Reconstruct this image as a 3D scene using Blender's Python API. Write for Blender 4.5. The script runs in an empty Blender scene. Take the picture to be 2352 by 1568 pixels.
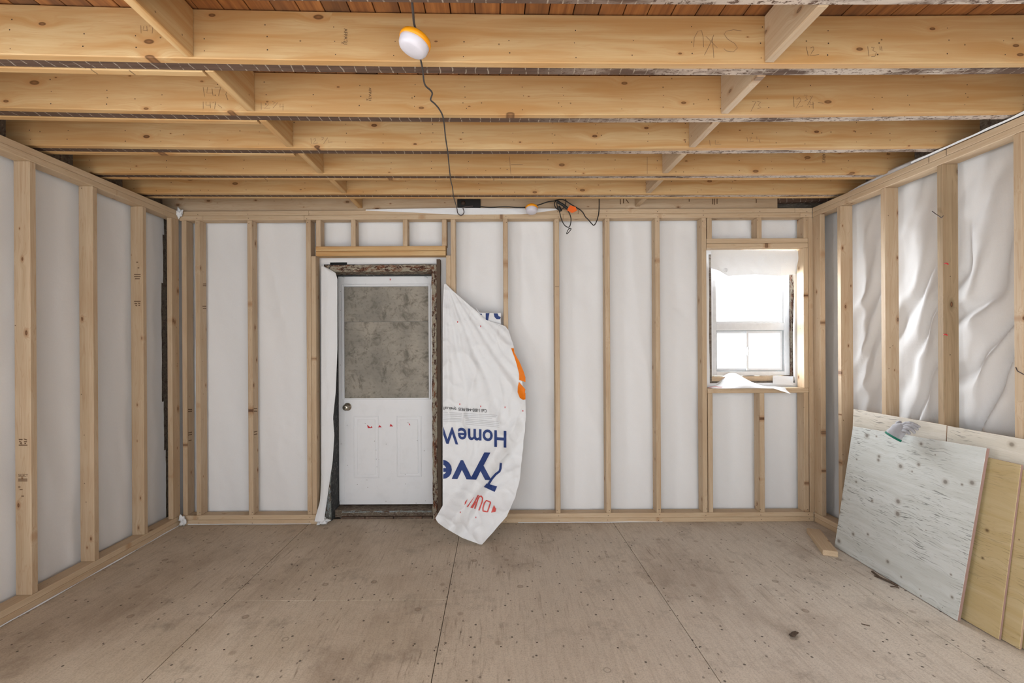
import bpy, bmesh, math, random
from mathutils import Vector, Matrix, noise
random.seed(7)
C = bpy.context.scene.collection
SC = bpy.context.scene
# ---------------------------------------------------------------- camera, world, lights, exposure
F, CX, CY, ROLL, CZ = 1075.0, 1137.0, 797.0, 0.0055, 1.428      # focal length in pixels of the 2352x1568 frame
cam = bpy.data.cameras.new('camera'); co = bpy.data.objects.new('camera', cam); C.objects.link(co)
cam.sensor_width = 36; cam.lens = F/2352*36
cam.shift_x = (1176-CX)/2352; cam.shift_y = (CY-784)/2352
cam.clip_start = 0.02
co.matrix_world = Matrix.Translation((0, 0, CZ)) @ Matrix.Rotation(math.pi/2, 4, 'X') @ Matrix.Rotation(-ROLL, 4, 'Z')
SC.camera = co
w = bpy.data.worlds.new('sky'); SC.world = w; w.use_nodes = True
bg = w.node_tree.nodes['Background']; bg.inputs[0].default_value = (0.95, 0.975, 1.0, 1); bg.inputs[1].default_value = 2.1
def area(name, loc, rot, sx, sy, power, col=(1, 1, 1)):
    l = bpy.data.lights.new(name, 'AREA'); l.shape = 'RECTANGLE'; l.size = sx; l.size_y = sy; l.energy = power; l.color = col
    o = bpy.data.objects.new(name, l); C.objects.link(o); o.location = loc; o.rotation_euler = rot; return o
area('added_left_daylight', (-2.95, 0.95, 1.5), (0, -math.pi/2, 0), 1.2, 1.1, 24, (0.93, 0.97, 1.0))  # added lamp at an unseen left opening, put in to light the right wall
area('added_right_daylight', (3.0, -0.3, 1.5), (0, math.pi/2, 0), 1.2, 1.1, 75, (1.0, 0.97, 0.94))  # added lamp at an unseen right opening, meant to brighten the left wall
area('daylight_back_window', (2.10, 4.75, 1.85), (-math.pi/2, 0, 0), 0.8, 1.0, 85, (0.94, 0.97, 1.0))
sl = bpy.data.lights.new('added_sun', 'SUN'); sl.energy = 9.0; sl.angle = .01; sl.color = (.97, .98, 1.0)  # added so its bounce off the unseen floor lifts the ceiling
so = bpy.data.objects.new('added_sun', sl); C.objects.link(so); so.rotation_euler = Vector((-.25, .62, -.78)).to_track_quat('-Z', 'Y').to_euler()
SC.view_settings.view_transform = 'Standard'; SC.view_settings.look = 'None'
SC.view_settings.gamma = 1; SC.view_settings.use_curve_mapping = False; SC.view_settings.exposure = 0.64

# pixel of the photograph -> point of the room at a given depth / on a given plane
def ray(px, py):
    dx, dy = px-CX, CY-py
    return (dx+ROLL*dy)/F, (dy-ROLL*dx)/F
def P(px, py, d):
    a, b = ray(px, py); return Vector((a*d, d, CZ+b*d))
def PX(px, py, x):
    a, b = ray(px, py); return P(px, py, x/a)
def PZ(px, py, z=0.0):
    a, b = ray(px, py); return P(px, py, (z-CZ)/b)
YB = 3.8                                                        # front plane of the back wall's studs
def bx(px, py=797): return P(px, py, YB).x
def bz(py, px=1137): return P(px, py, YB).z
XL, XR = -2.56, 2.583
# ---------------------------------------------------------------- node helpers
class NT:
    def __init__(s, name, rough=0.7):
        s.m = bpy.data.materials.new(name); s.m.use_nodes = True; s.t = s.m.node_tree
        s.b = s.t.nodes['Principled BSDF']; s.b.inputs['Roughness'].default_value = rough
        s.b.inputs['Specular IOR Level'].default_value = 0.3
    def n(s, typ, **k):
        nd = s.t.nodes.new(typ)
        for a, v in k.items(): setattr(nd, a, v)
        return nd
    def put(s, sock, v):
        if isinstance(v, bpy.types.NodeSocket): s.t.links.new(v, sock)
        elif v is not None:
            if isinstance(v, (tuple, list)) and len(v) == 3 and sock.type == 'RGBA': v = (*v, 1)
            sock.default_value = v
    def coord(s, rnd=True, kind='Object'):
        c = s.n('ShaderNodeTexCoord').outputs[kind]
        if rnd:
            r = s.n('ShaderNodeObjectInfo').outputs['Random']
            return s.vm('ADD', c, s.vm('SCALE', (37.0, 53.0, 71.0), None, r))
        return c
    def vm(s, op, a, b=None, sc=None):
        v = s.n('ShaderNodeVectorMath', operation=op); s.put(v.inputs[0], a)
        if b is not None: s.put(v.inputs[1], b)
        if sc is not None: s.put(v.inputs['Scale'], sc)
        return v.outputs[0]
    def ma(s, op, a, b=0.0, c=None, clamp=False):
        v = s.n('ShaderNodeMath', operation=op, use_clamp=clamp); s.put(v.inputs[0], a); s.put(v.inputs[1], b)
        if c is not None: s.put(v.inputs[2], c)
        return v.outputs[0]
    def noise(s, v, scale=1.0, detail=3, rough=0.5, dist=0.0):
        k = s.n('ShaderNodeTexNoise'); s.put(k.inputs['Vector'], v); k.inputs['Scale'].default_value = scale
        k.inputs['Detail'].default_value = detail; k.inputs['Roughness'].default_value = rough; k.inputs['Distortion'].default_value = dist
        return k.outputs['Fac']
    def voro(s, v, scale=1.0, dims='2D', feat='F1'):
        k = s.n('ShaderNodeTexVoronoi', voronoi_dimensions=dims, feature=feat); s.put(k.inputs['Vector'], v); k.inputs['Scale'].default_value = scale
        return k.outputs['Distance'], (k.outputs['Color'] if feat == 'F1' else None)
    def sep(s, v):
        k = s.n('ShaderNodeSeparateXYZ'); s.put(k.inputs[0], v); return k.outputs
    def comb(s, x, y, z=0.0):
        k = s.n('ShaderNodeCombineXYZ'); s.put(k.inputs[0], x); s.put(k.inputs[1], y); s.put(k.inputs[2], z); return k.outputs[0]
    def mr(s, v, a, b, c=0.0, d=1.0, smooth=False):
        k = s.n('ShaderNodeMapRange', interpolation_type='SMOOTHSTEP' if smooth else 'LINEAR')
        for i, q in enumerate((v, a, b, c, d)): s.put(k.inputs[i], q)
        return k.outputs[0]
    def mix(s, f, a, b, mode='MIX'):
        k = s.n('ShaderNodeMix', data_type='RGBA', blend_type=mode); s.put(k.inputs[0], f); s.put(k.inputs[6], a); s.put(k.inputs[7], b); return k.outputs[2]
    def bump(s, h, st=0.2, dist=0.01):
        k = s.n('ShaderNodeBump'); k.inputs['Strength'].default_value = st; k.inputs['Distance'].default_value = dist; s.put(k.inputs['Height'], h)
        s.t.links.new(k.outputs[0], s.b.inputs['Normal'])
    def col(s, c): s.put(s.b.inputs['Base Color'], c); return s.m
def plain(name, c, rough=0.5, metal=0.0):
    n = NT(name, rough); n.b.inputs['Metallic'].default_value = metal
    v = n.noise(n.coord(), 30, 3); return n.col(n.mix(n.mr(v, .35, .7, 0, .25), c, tuple(q*.75 for q in c)))
# new lumber: board-local coordinates, X along the grain, Y across the wide face
def lumber(name, light, mid, knots=0.5, warm=(0.50, 0.27, 0.11), kscale=4.0, nails=0.25):
    n = NT(name, .62); v = n.coord(); x, y, z = n.sep(v)
    kd, kc = n.voro(n.comb(n.ma('MULTIPLY', x, kscale*.62), n.ma('MULTIPLY', y, kscale*1.3)), 1.0)
    kr = n.sep(kc)
    rad = n.mr(kr[0], 1-knots, 1.0, 0.012, 0.075)
    rad = n.ma('MULTIPLY', rad, n.ma('GREATER_THAN', kr[0], 1-knots))
    swirl = n.ma('MULTIPLY', n.mr(kd, 0.0, .32, 1.0, 0.0, True), n.mr(rad, 0, .06, 0, .030))
    y2 = n.ma('ADD', y, swirl)
    g1 = n.noise(n.comb(n.ma('MULTIPLY', x, 1.3), n.ma('MULTIPLY', y2, 22), n.ma('MULTIPLY', z, 22)), 1, 3, .5, .6)
    g2 = n.noise(n.comb(n.ma('MULTIPLY', x, 3), n.ma('MULTIPLY', y2, 150), n.ma('MULTIPLY', z, 150)), 1, 3, .6)
    g3 = n.noise(v, 2.3, 2)
    c = n.mix(n.mr(g1, .35, .68), light, mid)
    rings = n.ma('ABSOLUTE', n.ma('SUBTRACT', n.ma('FRACT', n.ma('MULTIPLY', g1, 9.0)), .5))
    c = n.mix(n.mr(rings, .0, .14, .30, 0), c, warm)
    c = n.mix(n.mr(g2, .48, .75, 0, .38), c, warm)
    c = n.mix(n.mr(g3, .45, .72, 0, .45), c, tuple(.5*(a+b) for a, b in zip(mid, warm)))
    rat = n.ma('DIVIDE', kd, n.ma('MAXIMUM', rad, .002))
    c = n.mix(n.mr(rat, 1.0, 2.6, .8, 0), c, warm)
    c = n.mix(n.mr(rat, .75, 1.05, .95, 0), c, (.085, .033, .012))
    c = n.mix(n.mr(rat, .2, .7, .55, 0), c, (.30, .14, .06))
    nd, nc = n.voro(n.comb(x, y), 8.0)
    nr = n.sep(nc)
    hole = n.ma('MULTIPLY', n.mr(nd, .018, .035, 1, 0), n.ma('GREATER_THAN', nr[1], 1-nails))
    c = n.mix(n.ma('MULTIPLY', hole, .8), c, (.06, .035, .02))
    # per-board tint
    r = n.n('ShaderNodeObjectInfo').outputs['Random']
    c = n.mix(n.mr(r, 0, 1, 0, .30), c, mid)
    n.bump(g2, .15, .002); return n.col(c)
M = {}
M['joist'] = lumber('new_joist_lumber', (.62, .445, .235), (.49, .27, .10), .78, kscale=5.0)
M['stud'] = lumber('new_stud_lumber', (.58, .455, .32), (.48, .36, .235), .75, warm=(.36, .20, .10), kscale=7.0)
M['plate'] = lumber('new_plate_lumber', (.61, .48, .335), (.53, .405, .27), .5, warm=(.38, .21, .10), kscale=7.0)
M['old_stud'] = lumber('weathered_stud_lumber', (.42, .31, .19), (.32, .22, .13), .5, warm=(.16, .12, .06), kscale=6)
# house wrap
def wrapmat(name, c=(.80, .81, .825), trans=.0, bumpst=.25):
    n = NT(name, .75); v = n.coord(False)
    f = n.noise(v, 330, 2, .6); g = n.noise(v, 7, 4, .6)
    n.bump(n.ma('ADD', n.ma('MULTIPLY', f, .12), n.ma('MULTIPLY', g, 1.0)), bumpst, .01)
    n.col(n.mix(n.mr(f, .3, .7), tuple(q*.96 for q in c), c))
    if trans:
        tr = n.n('ShaderNodeBsdfTranslucent'); tr.inputs[0].default_value = (.9, .92, .93, 1)
        mx = n.n('ShaderNodeMixShader'); mx.inputs[0].default_value = trans
        n.t.links.new(n.b.outputs[0], mx.inputs[1]); n.t.links.new(tr.outputs[0], mx.inputs[2])
        n.t.links.new(mx.outputs[0], n.t.nodes['Material Output'].inputs[0])
    return n.m
M['wrap'] = wrapmat('white_house_wrap')
M['flap'] = wrapmat('loose_house_wrap', (.78, .80, .825), .03, .6)
M['thinwrap'] = wrapmat('backlit_house_wrap', (.80, .81, .82), .02, 1.0)
# old joist: dark, lath marks across its underside, paint left on the right half
def oldjoist():
    n = NT('old_dark_joist', .85); v = n.coord(False); x, y, z = n.sep(v); p = n.coord()
    g = n.noise(n.vm('MULTIPLY', p, (4, 60, 60)), 1, 4); d = n.mix(g, (.05, .03, .021), (.17, .105, .075))
    wob = n.noise(n.vm('MULTIPLY', p, (9, 9, 9)), 1, 2)
    fr = n.ma('FRACT', n.ma('ADD', n.ma('MULTIPLY', x, 20.0), n.ma('MULTIPLY', wob, .9)))
    brk = n.noise(n.vm('MULTIPLY', p, (60, 60, 60)), 1, 3)
    st = n.ma('MULTIPLY', n.mr(fr, .06, .12, 1, 0), n.mr(brk, .38, .55))
    c = n.mix(n.ma('MULTIPLY', st, .75), d, (.42, .36, .29))
    m = n.ma('MULTIPLY', n.mr(x, .15, .9), n.mr(n.noise(n.vm('MULTIPLY', p, (3, 12, 12)), 1, 5, .65), .38, .52))
    sp = n.noise(n.vm('MULTIPLY', p, (35, 80, 80)), 1, 4, .7)
    pc = n.mix(n.noise(n.vm('MULTIPLY', p, (2, 3, 3)), 1, 1), (.50, .47, .43), (.58, .46, .38))
    c = n.mix(n.ma('MULTIPLY', m, n.mr(sp, .40, .47)), c, pc)
    n.bump(sp, .5, .004); return n.col(c)
M['old'] = oldjoist()
def oldboards():
    n = NT('old_orange_brown_floorboard', .7); v = n.coord(); r = n.n('ShaderNodeObjectInfo').outputs['Random']
    g = n.noise(n.vm('MULTIPLY', v, (2.5, 40, 40)), 1, 4, .6, .4); b = n.noise(n.vm('MULTIPLY', v, (3, 6, 6)), 1, 3)
    c = n.mix(n.mr(g, .3, .7), (.40, .17, .055), (.19, .075, .028))
    c = n.mix(n.mr(b, .5, .75, 0, .6), c, (.08, .045, .03))
    c = n.mix(n.mr(r, .0, .25, .55, 0), c, (.07, .04, .025))
    c = n.mix(n.ma('MULTIPLY', n.ma('GREATER_THAN', r, .955), n.mr(g, .4, .5)), c, (.55, .46, .34))
    n.bump(g, .3, .003); return n.col(c)
M['boards'] = oldboards()
def floorply():
    n = NT('worn_subfloor_plywood', .72); v = n.coord(False, 'Object'); w = n.vm('ADD', v, (5, 3, 1)); x, y, z = n.sep(w)
    fine = n.noise(n.vm('MULTIPLY', w, (55, 5, 5)), 1, 4, .65, .8)
    med = n.noise(w, 2.1, 5, .6, .5); big = n.noise(w, .8, 3); stain = n.noise(n.vm('ADD', w, (9, 9, 0)), 4.0, 7, .75)
    c = n.mix(n.mr(med, .33, .68), (.62, .53, .42), (.49, .405, .305))
    ox = n.sep(n.coord(False))[0]
    c = n.mix(n.mr(big, .42, .65, 0, .55), c, (.58, .50, .40))
    c = n.mix(n.mr(n.ma('ADD', ox, n.ma('MULTIPLY', med, 1.2)), .2, 2.4, 0, .8), c, (.68, .63, .56))     # brighter light towards the right wall, painted into the sheet colour
    c = n.mix(n.mr(stain, .54, .72, 0, .5), c, (.17, .14, .11))
    c = n.mix(n.mr(n.noise(n.vm('MULTIPLY', n.vm('ADD', w, (1, 9, 0)), (1.6, .8, 1)), 1, 5, .65), .50, .66, 0, .45), c, (.24, .165, .11))
    c = n.mix(n.mr(n.noise(n.vm('ADD', w, (2, 7, 0)), 5.5, 5, .7), .60, .74, 0, .35), c, (.22, .15, .11))
    crk = n.ma('MULTIPLY', n.mr(fine, .60, .70), n.mr(n.noise(n.vm('ADD', w, (4, 1, 0)), 1.7, 3), .50, .60))
    c = n.mix(n.ma('MULTIPLY', crk, .55), c, (.14, .10, .075))
    c = n.mix(n.mr(fine, .45, .72, 0, .30), c, (.27, .20, .14))
    c = n.mix(n.mr(n.noise(w, 140, 3, .7), .45, .75, 0, .35), c, (.12, .09, .07))
    # nail heads and dents
    a, ac = n.voro(w, 6.5); a2 = n.ma('MULTIPLY', n.mr(a, .028, .048, 1, 0), n.ma('GREATER_THAN', n.sep(ac)[0], .62))
    b, bc = n.voro(n.vm('ADD', w, (3.3, 1.7, 0)), 3.3); ring = n.mr(n.ma('ABSOLUTE', n.ma('SUBTRACT', b, .05)), .006, .016, 1, 0)
    knot = n.ma('MULTIPLY', n.mr(b, .04, .07, .5, 0), n.ma('GREATER_THAN', n.sep(bc)[1], .72))
    ring = n.ma('MULTIPLY', ring, n.ma('GREATER_THAN', n.sep(bc)[0], .80))
    sc, scc = n.voro(n.vm('MULTIPLY', n.vm('ADD', w, n.vm('SCALE', (1, 1, 0), None, n.ma('MULTIPLY', stain, .05))), (14, 9, 1)), 1.0)
    chip = n.ma('MULTIPLY', n.mr(sc, .05, .09, 1, 0), n.ma('GREATER_THAN', n.sep(scc)[2], .80))
    c = n.mix(n.ma('MULTIPLY', a2, .85), c, (.05, .04, .03)); c = n.mix(n.ma('MULTIPLY', ring, .35), c, (.09, .07, .05))
    c = n.mix(n.ma('MULTIPLY', knot, .8), c, (.22, .15, .10)); c = n.mix(n.ma('MULTIPLY', chip, .6), c, (.10, .075, .055))
    n.bump(n.ma('SUBTRACT', fine, n.ma('MULTIPLY', crk, 1.0)), .25, .003); return n.col(c)
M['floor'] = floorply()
def sheetply(name, a, b, knotc, k=.6, checks=.8):
    n = NT(name, .66); v = n.coord(); x, y, z = n.sep(v)
    kd, kc = n.voro(n.comb(n.ma('MULTIPLY', x, 6.8), n.ma('MULTIPLY', y, 7.6)), 1.0); kr = n.sep(kc)
    rad = n.mr(kr[0], 1-k, 1.0, 0.0, .12)
    y2 = n.ma('ADD', y, n.ma('MULTIPLY', n.mr(kd, 0, .5, 1, 0, True), .011))
    g = n.noise(n.comb(n.ma('MULTIPLY', x, 2), n.ma('MULTIPLY', y2, 24)), 1, 3, .5, .5)
    ck = n.noise(n.comb(n.ma('MULTIPLY', x, 11), n.ma('MULTIPLY', y2, 150)), 1, 3, .6, .15)
    zone = n.mr(n.noise(n.vm('MULTIPLY', v, (2.2, 3, 1)), 1, 3), .45, .6)
    c = n.mix(n.mr(g, .3, .7), a, b)
    rings = n.ma('ABSOLUTE', n.ma('SUBTRACT', n.ma('FRACT', n.ma('MULTIPLY', g, 8.0)), .5))
    c = n.mix(n.mr(rings, 0, .1, .12, 0), c, knotc)
    c = n.mix(n.ma('MULTIPLY', n.ma('MULTIPLY', n.mr(ck, .57, .63), zone), checks), c, tuple(q*.25 for q in b))
    rat = n.ma('DIVIDE', kd, n.ma('MAXIMUM', rad, .004))
    c = n.mix(n.mr(rat, .9, 1.9, .4, 0), c, knotc); c = n.mix(n.mr(rat, .5, 1.0, .75, 0), c, tuple(q*.55 for q in knotc))
    n.bump(ck, .35, .003); return n.col(c)
M['ply_grey'] = sheetply('grey_washed_plywood', (.63, .655, .645), (.53, .55, .525), (.30, .26, .22), .85)
M['ply_pale'] = sheetply('pale_plywood', (.66, .62, .55), (.57, .53, .45), (.33, .27, .2), .15)
M['ply_yellow'] = sheetply('yellow_plywood', (.60, .49, .29), (.52, .40, .20), (.20, .12, .06), .35, .4)
M['ply_edge'] = plain("pinkish_plywood_edge", (.36, .235, .205), .8)
def peel(name, cols, sc=9):
    n = NT(name, .85); v = n.coord(); g = n.vm('MULTIPLY', v, (1, 3, 3))
    a = n.noise(g, sc, 6, .7); b = n.noise(n.vm('ADD', g, (5, 5, 5)), sc*2.2, 5, .7)
    c = n.mix(n.mr(a, .42, .50), cols[0], cols[1]); c = n.mix(n.mr(b, .52, .56), c, cols[2])
    c = n.mix(n.mr(n.noise(g, sc*6, 3, .7), .58, .64), c, cols[3])
    n.bump(n.ma('ADD', a, b), .8, .006); return n.col(c)
M['peel'] = peel('peeling_painted_door_jamb', ((.15, .06, .03), (.30, .27, .21), (.055, .022, .014), (.44, .39, .31)))
M['peeldark'] = peel('dark_painted_jamb', ((.035, .038, .042), (.045, .048, .05), (.06, .06, .06), (.20, .20, .19)), 5)
M['peelblue'] = peel('blue_grey_peeling_jamb', ((.27, .32, .36), (.20, .22, .21), (.10, .065, .045), (.5, .5, .48)))
M['thresh'] = peel('worn_threshold', ((.20, .16, .12), (.14, .11, .08), (.09, .06, .045), (.30, .26, .2)))
def doorpaint():
    n = NT('white_door_paint', .45); v = n.coord(False)
    a = n.noise(v, 9, 6, .7); s, sc = n.voro(n.comb(n.sep(v)[0], n.sep(v)[2]), 12.0)
    sp = n.ma('MULTIPLY', n.mr(s, .03, .05, 1, 0), n.ma('GREATER_THAN', n.sep(sc)[0], .86))
    c = n.mix(n.mr(a, .5, .75, 0, .25), (.76, .775, .80), (.58, .59, .60)); c = n.mix(n.ma('MULTIPLY', sp, .7), c, (.12, .1, .09))
    return n.col(c)
M['door'] = doorpaint()
def slate():
    n = NT('grey_mottled_board', .85); v = n.coord(False)
    a = n.noise(v, 9, 7, .75, .8); b = n.noise(n.vm('ADD', v, (3, 3, 3)), 2.5, 4, .6); g = n.noise(n.vm('MULTIPLY', v, (8, 8, 60)), 1, 3)
    c = n.mix(n.mr(b, .40, .60), (.36, .33, .28), (.25, .235, .205)); c = n.mix(n.mr(a, .50, .64, 0, .8), c, (.12, .11, .09)); c = n.mix(n.mr(n.noise(v, 45, 4, .7), .55, .68, 0, .6), c, (.13, .12, .10))
    c = n.mix(n.mr(g, .5, .8, 0, .25), c, (.18, .16, .13)); n.bump(a, .3, .003); return n.col(c)
M['slate'] = slate()
M['masonry'] = peel('old_brick_masonry', ((.22, .18, .14), (.17, .14, .11), (.12, .09, .07), (.28, .24, .2)), 4)
M['brick'] = peel('old_brown_brick', ((.17, .10, .07), (.12, .085, .065), (.10, .07, .05), (.24, .19, .15)), 7)
M['vinyl'] = plain('white_vinyl', (.80, .82, .84), .35)
M['vinylgrey'] = plain('grey_aluminium_track', (.45, .48, .50), .35, .4)
M['black'] = plain('black_rubber', (.018, .018, .018), .5)
M['cordgrey'] = plain('dark_grey_cord', (.06, .055, .055), .5)
M['orange'] = plain('orange_plastic', (.85, .33, .01), .35)
M['tag'] = plain('red_orange_tag', (.85, .15, .02), .5)
M['diffuser'] = plain('milky_lamp_diffuser', (.62, .61, .68), .35)
M['brass'] = plain('tarnished_nickel_knob', (.42, .39, .33), .28, .85)
M['ink'] = plain('printed_blue', (.022, .048, .18), .6)
M['inkred'] = plain('printed_red', (.62, .10, .09), .6)
M['inkorange'] = plain('printed_orange', (.80, .20, .005), .6)
M['inkgrey'] = plain('printed_fine_grey', (.52, .53, .55), .7)
M['inkblack'] = plain('printed_black', (.05, .05, .055), .7)
M['stamp'] = plain('lumber_stamp_ink', (.15, .09, .05), .8)
M['pencil'] = plain('pencil_graphite', (.22, .14, .08), .7)
M['nail'] = plain('nail_head_dark', (.06, .04, .03), .6, .3)
M['wire'] = plain('rusty_wire', (.10, .08, .08), .5, .5)
M['glove'] = plain('grey_knit_glove', (.36, .36, .385), .9)
M['green'] = plain('green_glove_cuff', (.01, .15, .10), .8)
M['scrap'] = plain('dark_wood_splinter', (.10, .07, .05), .85)
M['redmark'] = plain('red_sticker_scrap', (.55, .03, .04), .6)
def glass():
    m = bpy.data.materials.new('window_glass'); m.use_nodes = True; t = m.node_tree; t.nodes.clear()
    o = t.nodes.new('ShaderNodeOutputMaterial'); mx = t.nodes.new('ShaderNodeMixShader'); a = t.nodes.new('ShaderNodeBsdfTransparent'); g = t.nodes.new('ShaderNodeBsdfGlossy')
    g.inputs['Roughness'].default_value = .03; mx.inputs[0].default_value = .06
    t.links.new(a.outputs[0], mx.inputs[1]); t.links.new(g.outputs[0], mx.inputs[2]); t.links.new(mx.outputs[0], o.inputs[0]); return m
M['glass'] = glass()

# ---------------------------------------------------------------- object helpers
def tag(o, label=None, cat=None, group=None, kind=None):
    if label: o['label'] = label
    if cat: o['category'] = cat
    if group: o['group'] = group
    if kind: o['kind'] = kind
    return o
def empty(name, loc=(0, 0, 0), label=None, cat=None, kind=None, group=None):
    o = bpy.data.objects.new(name, None); C.objects.link(o); o.location = loc; o.empty_display_size = .1
    return tag(o, label, cat, group, kind)
def mesh(name, vs, fs, mat, parent=None, mw=None, smooth=False):
    me = bpy.data.meshes.new(name); me.from_pydata([tuple(v) for v in vs], [], fs); me.update()
    return link(name, me, mat, parent, mw, smooth)
def link(name, me, mat, parent=None, mw=None, smooth=False):
    if mat is not None:
        if len(me.materials): me.materials.clear()
        for m in (mat if isinstance(mat, (list, tuple)) else [mat]): me.materials.append(m)
    if smooth: me.shade_smooth()
    o = bpy.data.objects.new(name, me); C.objects.link(o)
    W = mw if mw is not None else Matrix.Identity(4)
    if parent:
        o.parent = parent; o.matrix_local = PW[parent.name].inverted() @ W
    else: o.matrix_world = W
    PW[o.name] = W
    return o
PW = {}                                                          # world matrix of every object made
def root(name, loc, *a, **k):
    o = empty(name, loc, *a, **k); PW[o.name] = Matrix.Translation(loc); return o
def bm_box(bm, x0, x1, y0, y1, z0, z1, mi=0):
    v = [bm.verts.new(p) for p in ((x0,y0,z0),(x1,y0,z0),(x1,y1,z0),(x0,y1,z0),(x0,y0,z1),(x1,y0,z1),(x1,y1,z1),(x0,y1,z1))]
    for q in ((3,2,1,0),(4,5,6,7),(0,1,5,4),(1,2,6,5),(2,3,7,6),(3,0,4,7)):
        f = bm.faces.new([v[i] for i in q]); f.material_index = mi
def bm_obj(name, bm, mat, parent=None, mw=None, bev=0.0, seg=1, smooth=False):
    if bev: bmesh.ops.bevel(bm, geom=bm.edges[:], offset=bev, segments=seg, affect='EDGES', profile=.5, clamp_overlap=True)
    me = bpy.data.meshes.new(name); bm.to_mesh(me); bm.free(); return link(name, me, mat, parent, mw, smooth)
def box(name, x0, x1, y0, y1, z0, z1, mat, parent=None, bev=.0):
    c = Vector(((x0+x1)/2, (y0+y1)/2, (z0+z1)/2)); bm = bmesh.new()
    bm_box(bm, x0-c.x, x1-c.x, y0-c.y, y1-c.y, z0-c.z, z1-c.z); return bm_obj(name, bm, mat, parent, Matrix.Translation(c), bev)
_bc = {}
def board(name, p0, p1, wd, wdt, th, mat, parent=None, bev=.003, bow=None, seg=1):
    """a sawn board: length p0->p1, width along wd; local X is the grain"""
    p0, p1 = Vector(p0), Vector(p1); ax = (p1-p0); L = ax.length; ax.normalize(); wd = Vector(wd); wd = (wd-ax*wd.dot(ax)).normalized(); td = ax.cross(wd)
    mw = Matrix((( ax.x, wd.x, td.x, 0), (ax.y, wd.y, td.y, 0), (ax.z, wd.z, td.z, 0), (0,0,0,1))); mw.translation = (p0+p1)/2
    key = (round(L, 3), wdt, th, bev)
    if bow is None and key in _bc: return link(name, _bc[key], None, parent, mw) if _bc[key].materials[0] == mat else link(name, _bc[key].copy(), mat, parent, mw)
    bm = bmesh.new()
    if bow is None: bm_box(bm, -L/2, L/2, -wdt/2, wdt/2, -th/2, th/2)
    else:
        N = seg; rows = []
        for i in range(N+1):
            x = -L/2+L*i/N; o = bow(x)
            rows.append([bm.verts.new((x, y*wdt/2, z*th/2+o)) for y, z in ((-1,-1),(1,-1),(1,1),(-1,1))])
        for a, b in zip(rows, rows[1:]):
            for k in range(4): bm.faces.new((a[k], b[k], b[(k+1)%4], a[(k+1)%4]))
        bm.faces.new(rows[0]); bm.faces.new(rows[-1][::-1])
        bmesh.ops.recalc_face_normals(bm, faces=bm.faces)
    if bev: bmesh.ops.bevel(bm, geom=[e for e in bm.edges if bow is None or abs((e.verts[0].co-e.verts[1].co).x) > 1e-4], offset=bev, segments=1, affect='EDGES')
    o = bm_obj(name, bm, mat, parent, mw)
    if bow is None: _bc[key] = o.data
    return o
def tube(name, pts, r, mat, parent=None, res=3, smooth=True):
    cu = bpy.data.curves.new(name, 'CURVE'); cu.dimensions = '3D'; cu.bevel_depth = r; cu.bevel_resolution = res; cu.use_fill_caps = True; cu.resolution_u = 6
    for pl in (pts if isinstance(pts[0], list) else [pts]):
        s = cu.splines.new('NURBS' if smooth and len(pl) > 3 else 'POLY'); s.points.add(len(pl)-1)
        for q, p in zip(s.points, pl): q.co = (*p, 1)
        if s.type == 'NURBS': s.order_u = 3; s.use_endpoint_u = True
    return from_curve(name, cu, mat, parent)
def curve_mesh(cu):
    o = bpy.data.objects.new('tmp', cu); C.objects.link(o); dg = bpy.context.evaluated_depsgraph_get()
    me = bpy.data.meshes.new_from_object(o.evaluated_get(dg)); bpy.data.objects.remove(o); return me
def from_curve(name, cu, mat, parent=None):
    me = curve_mesh(cu); bpy.data.curves.remove(cu)
    c = sum((v.co for v in me.vertices), Vector())/max(1, len(me.vertices)); me.transform(Matrix.Translation(-c))
    return link(name, me, mat, parent, Matrix.Translation(c), True)
def lathe(name, prof, n, mat, parent=None, mw=None):
    vs, fs = [], []
    for r, h in prof:
        for k in range(n): a = 2*math.pi*k/n; vs.append((r*math.cos(a), r*math.sin(a), h))
    for i in range(len(prof)-1):
        for k in range(n): fs.append((i*n+k, i*n+(k+1)%n, (i+1)*n+(k+1)%n, (i+1)*n+k))
    fs.append(tuple(range(n))[::-1]); fs.append(tuple((len(prof)-1)*n+k for k in range(n)))
    return mesh(name, vs, fs, mat, parent, mw, True)
def text_bm(s, bold=0.0):
    cu = bpy.data.curves.new('t', 'FONT'); cu.body = s; cu.size = 1; cu.offset = bold; cu.resolution_u = 4
    me = curve_mesh(cu); bpy.data.curves.remove(cu); bm = bmesh.new(); bm.from_mesh(me); bpy.data.meshes.remove(me); return bm
def bounds(bm):
    xs = [v.co.x for v in bm.verts]; ys = [v.co.y for v in bm.verts]; return min(xs), max(xs), min(ys), max(ys)
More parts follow.
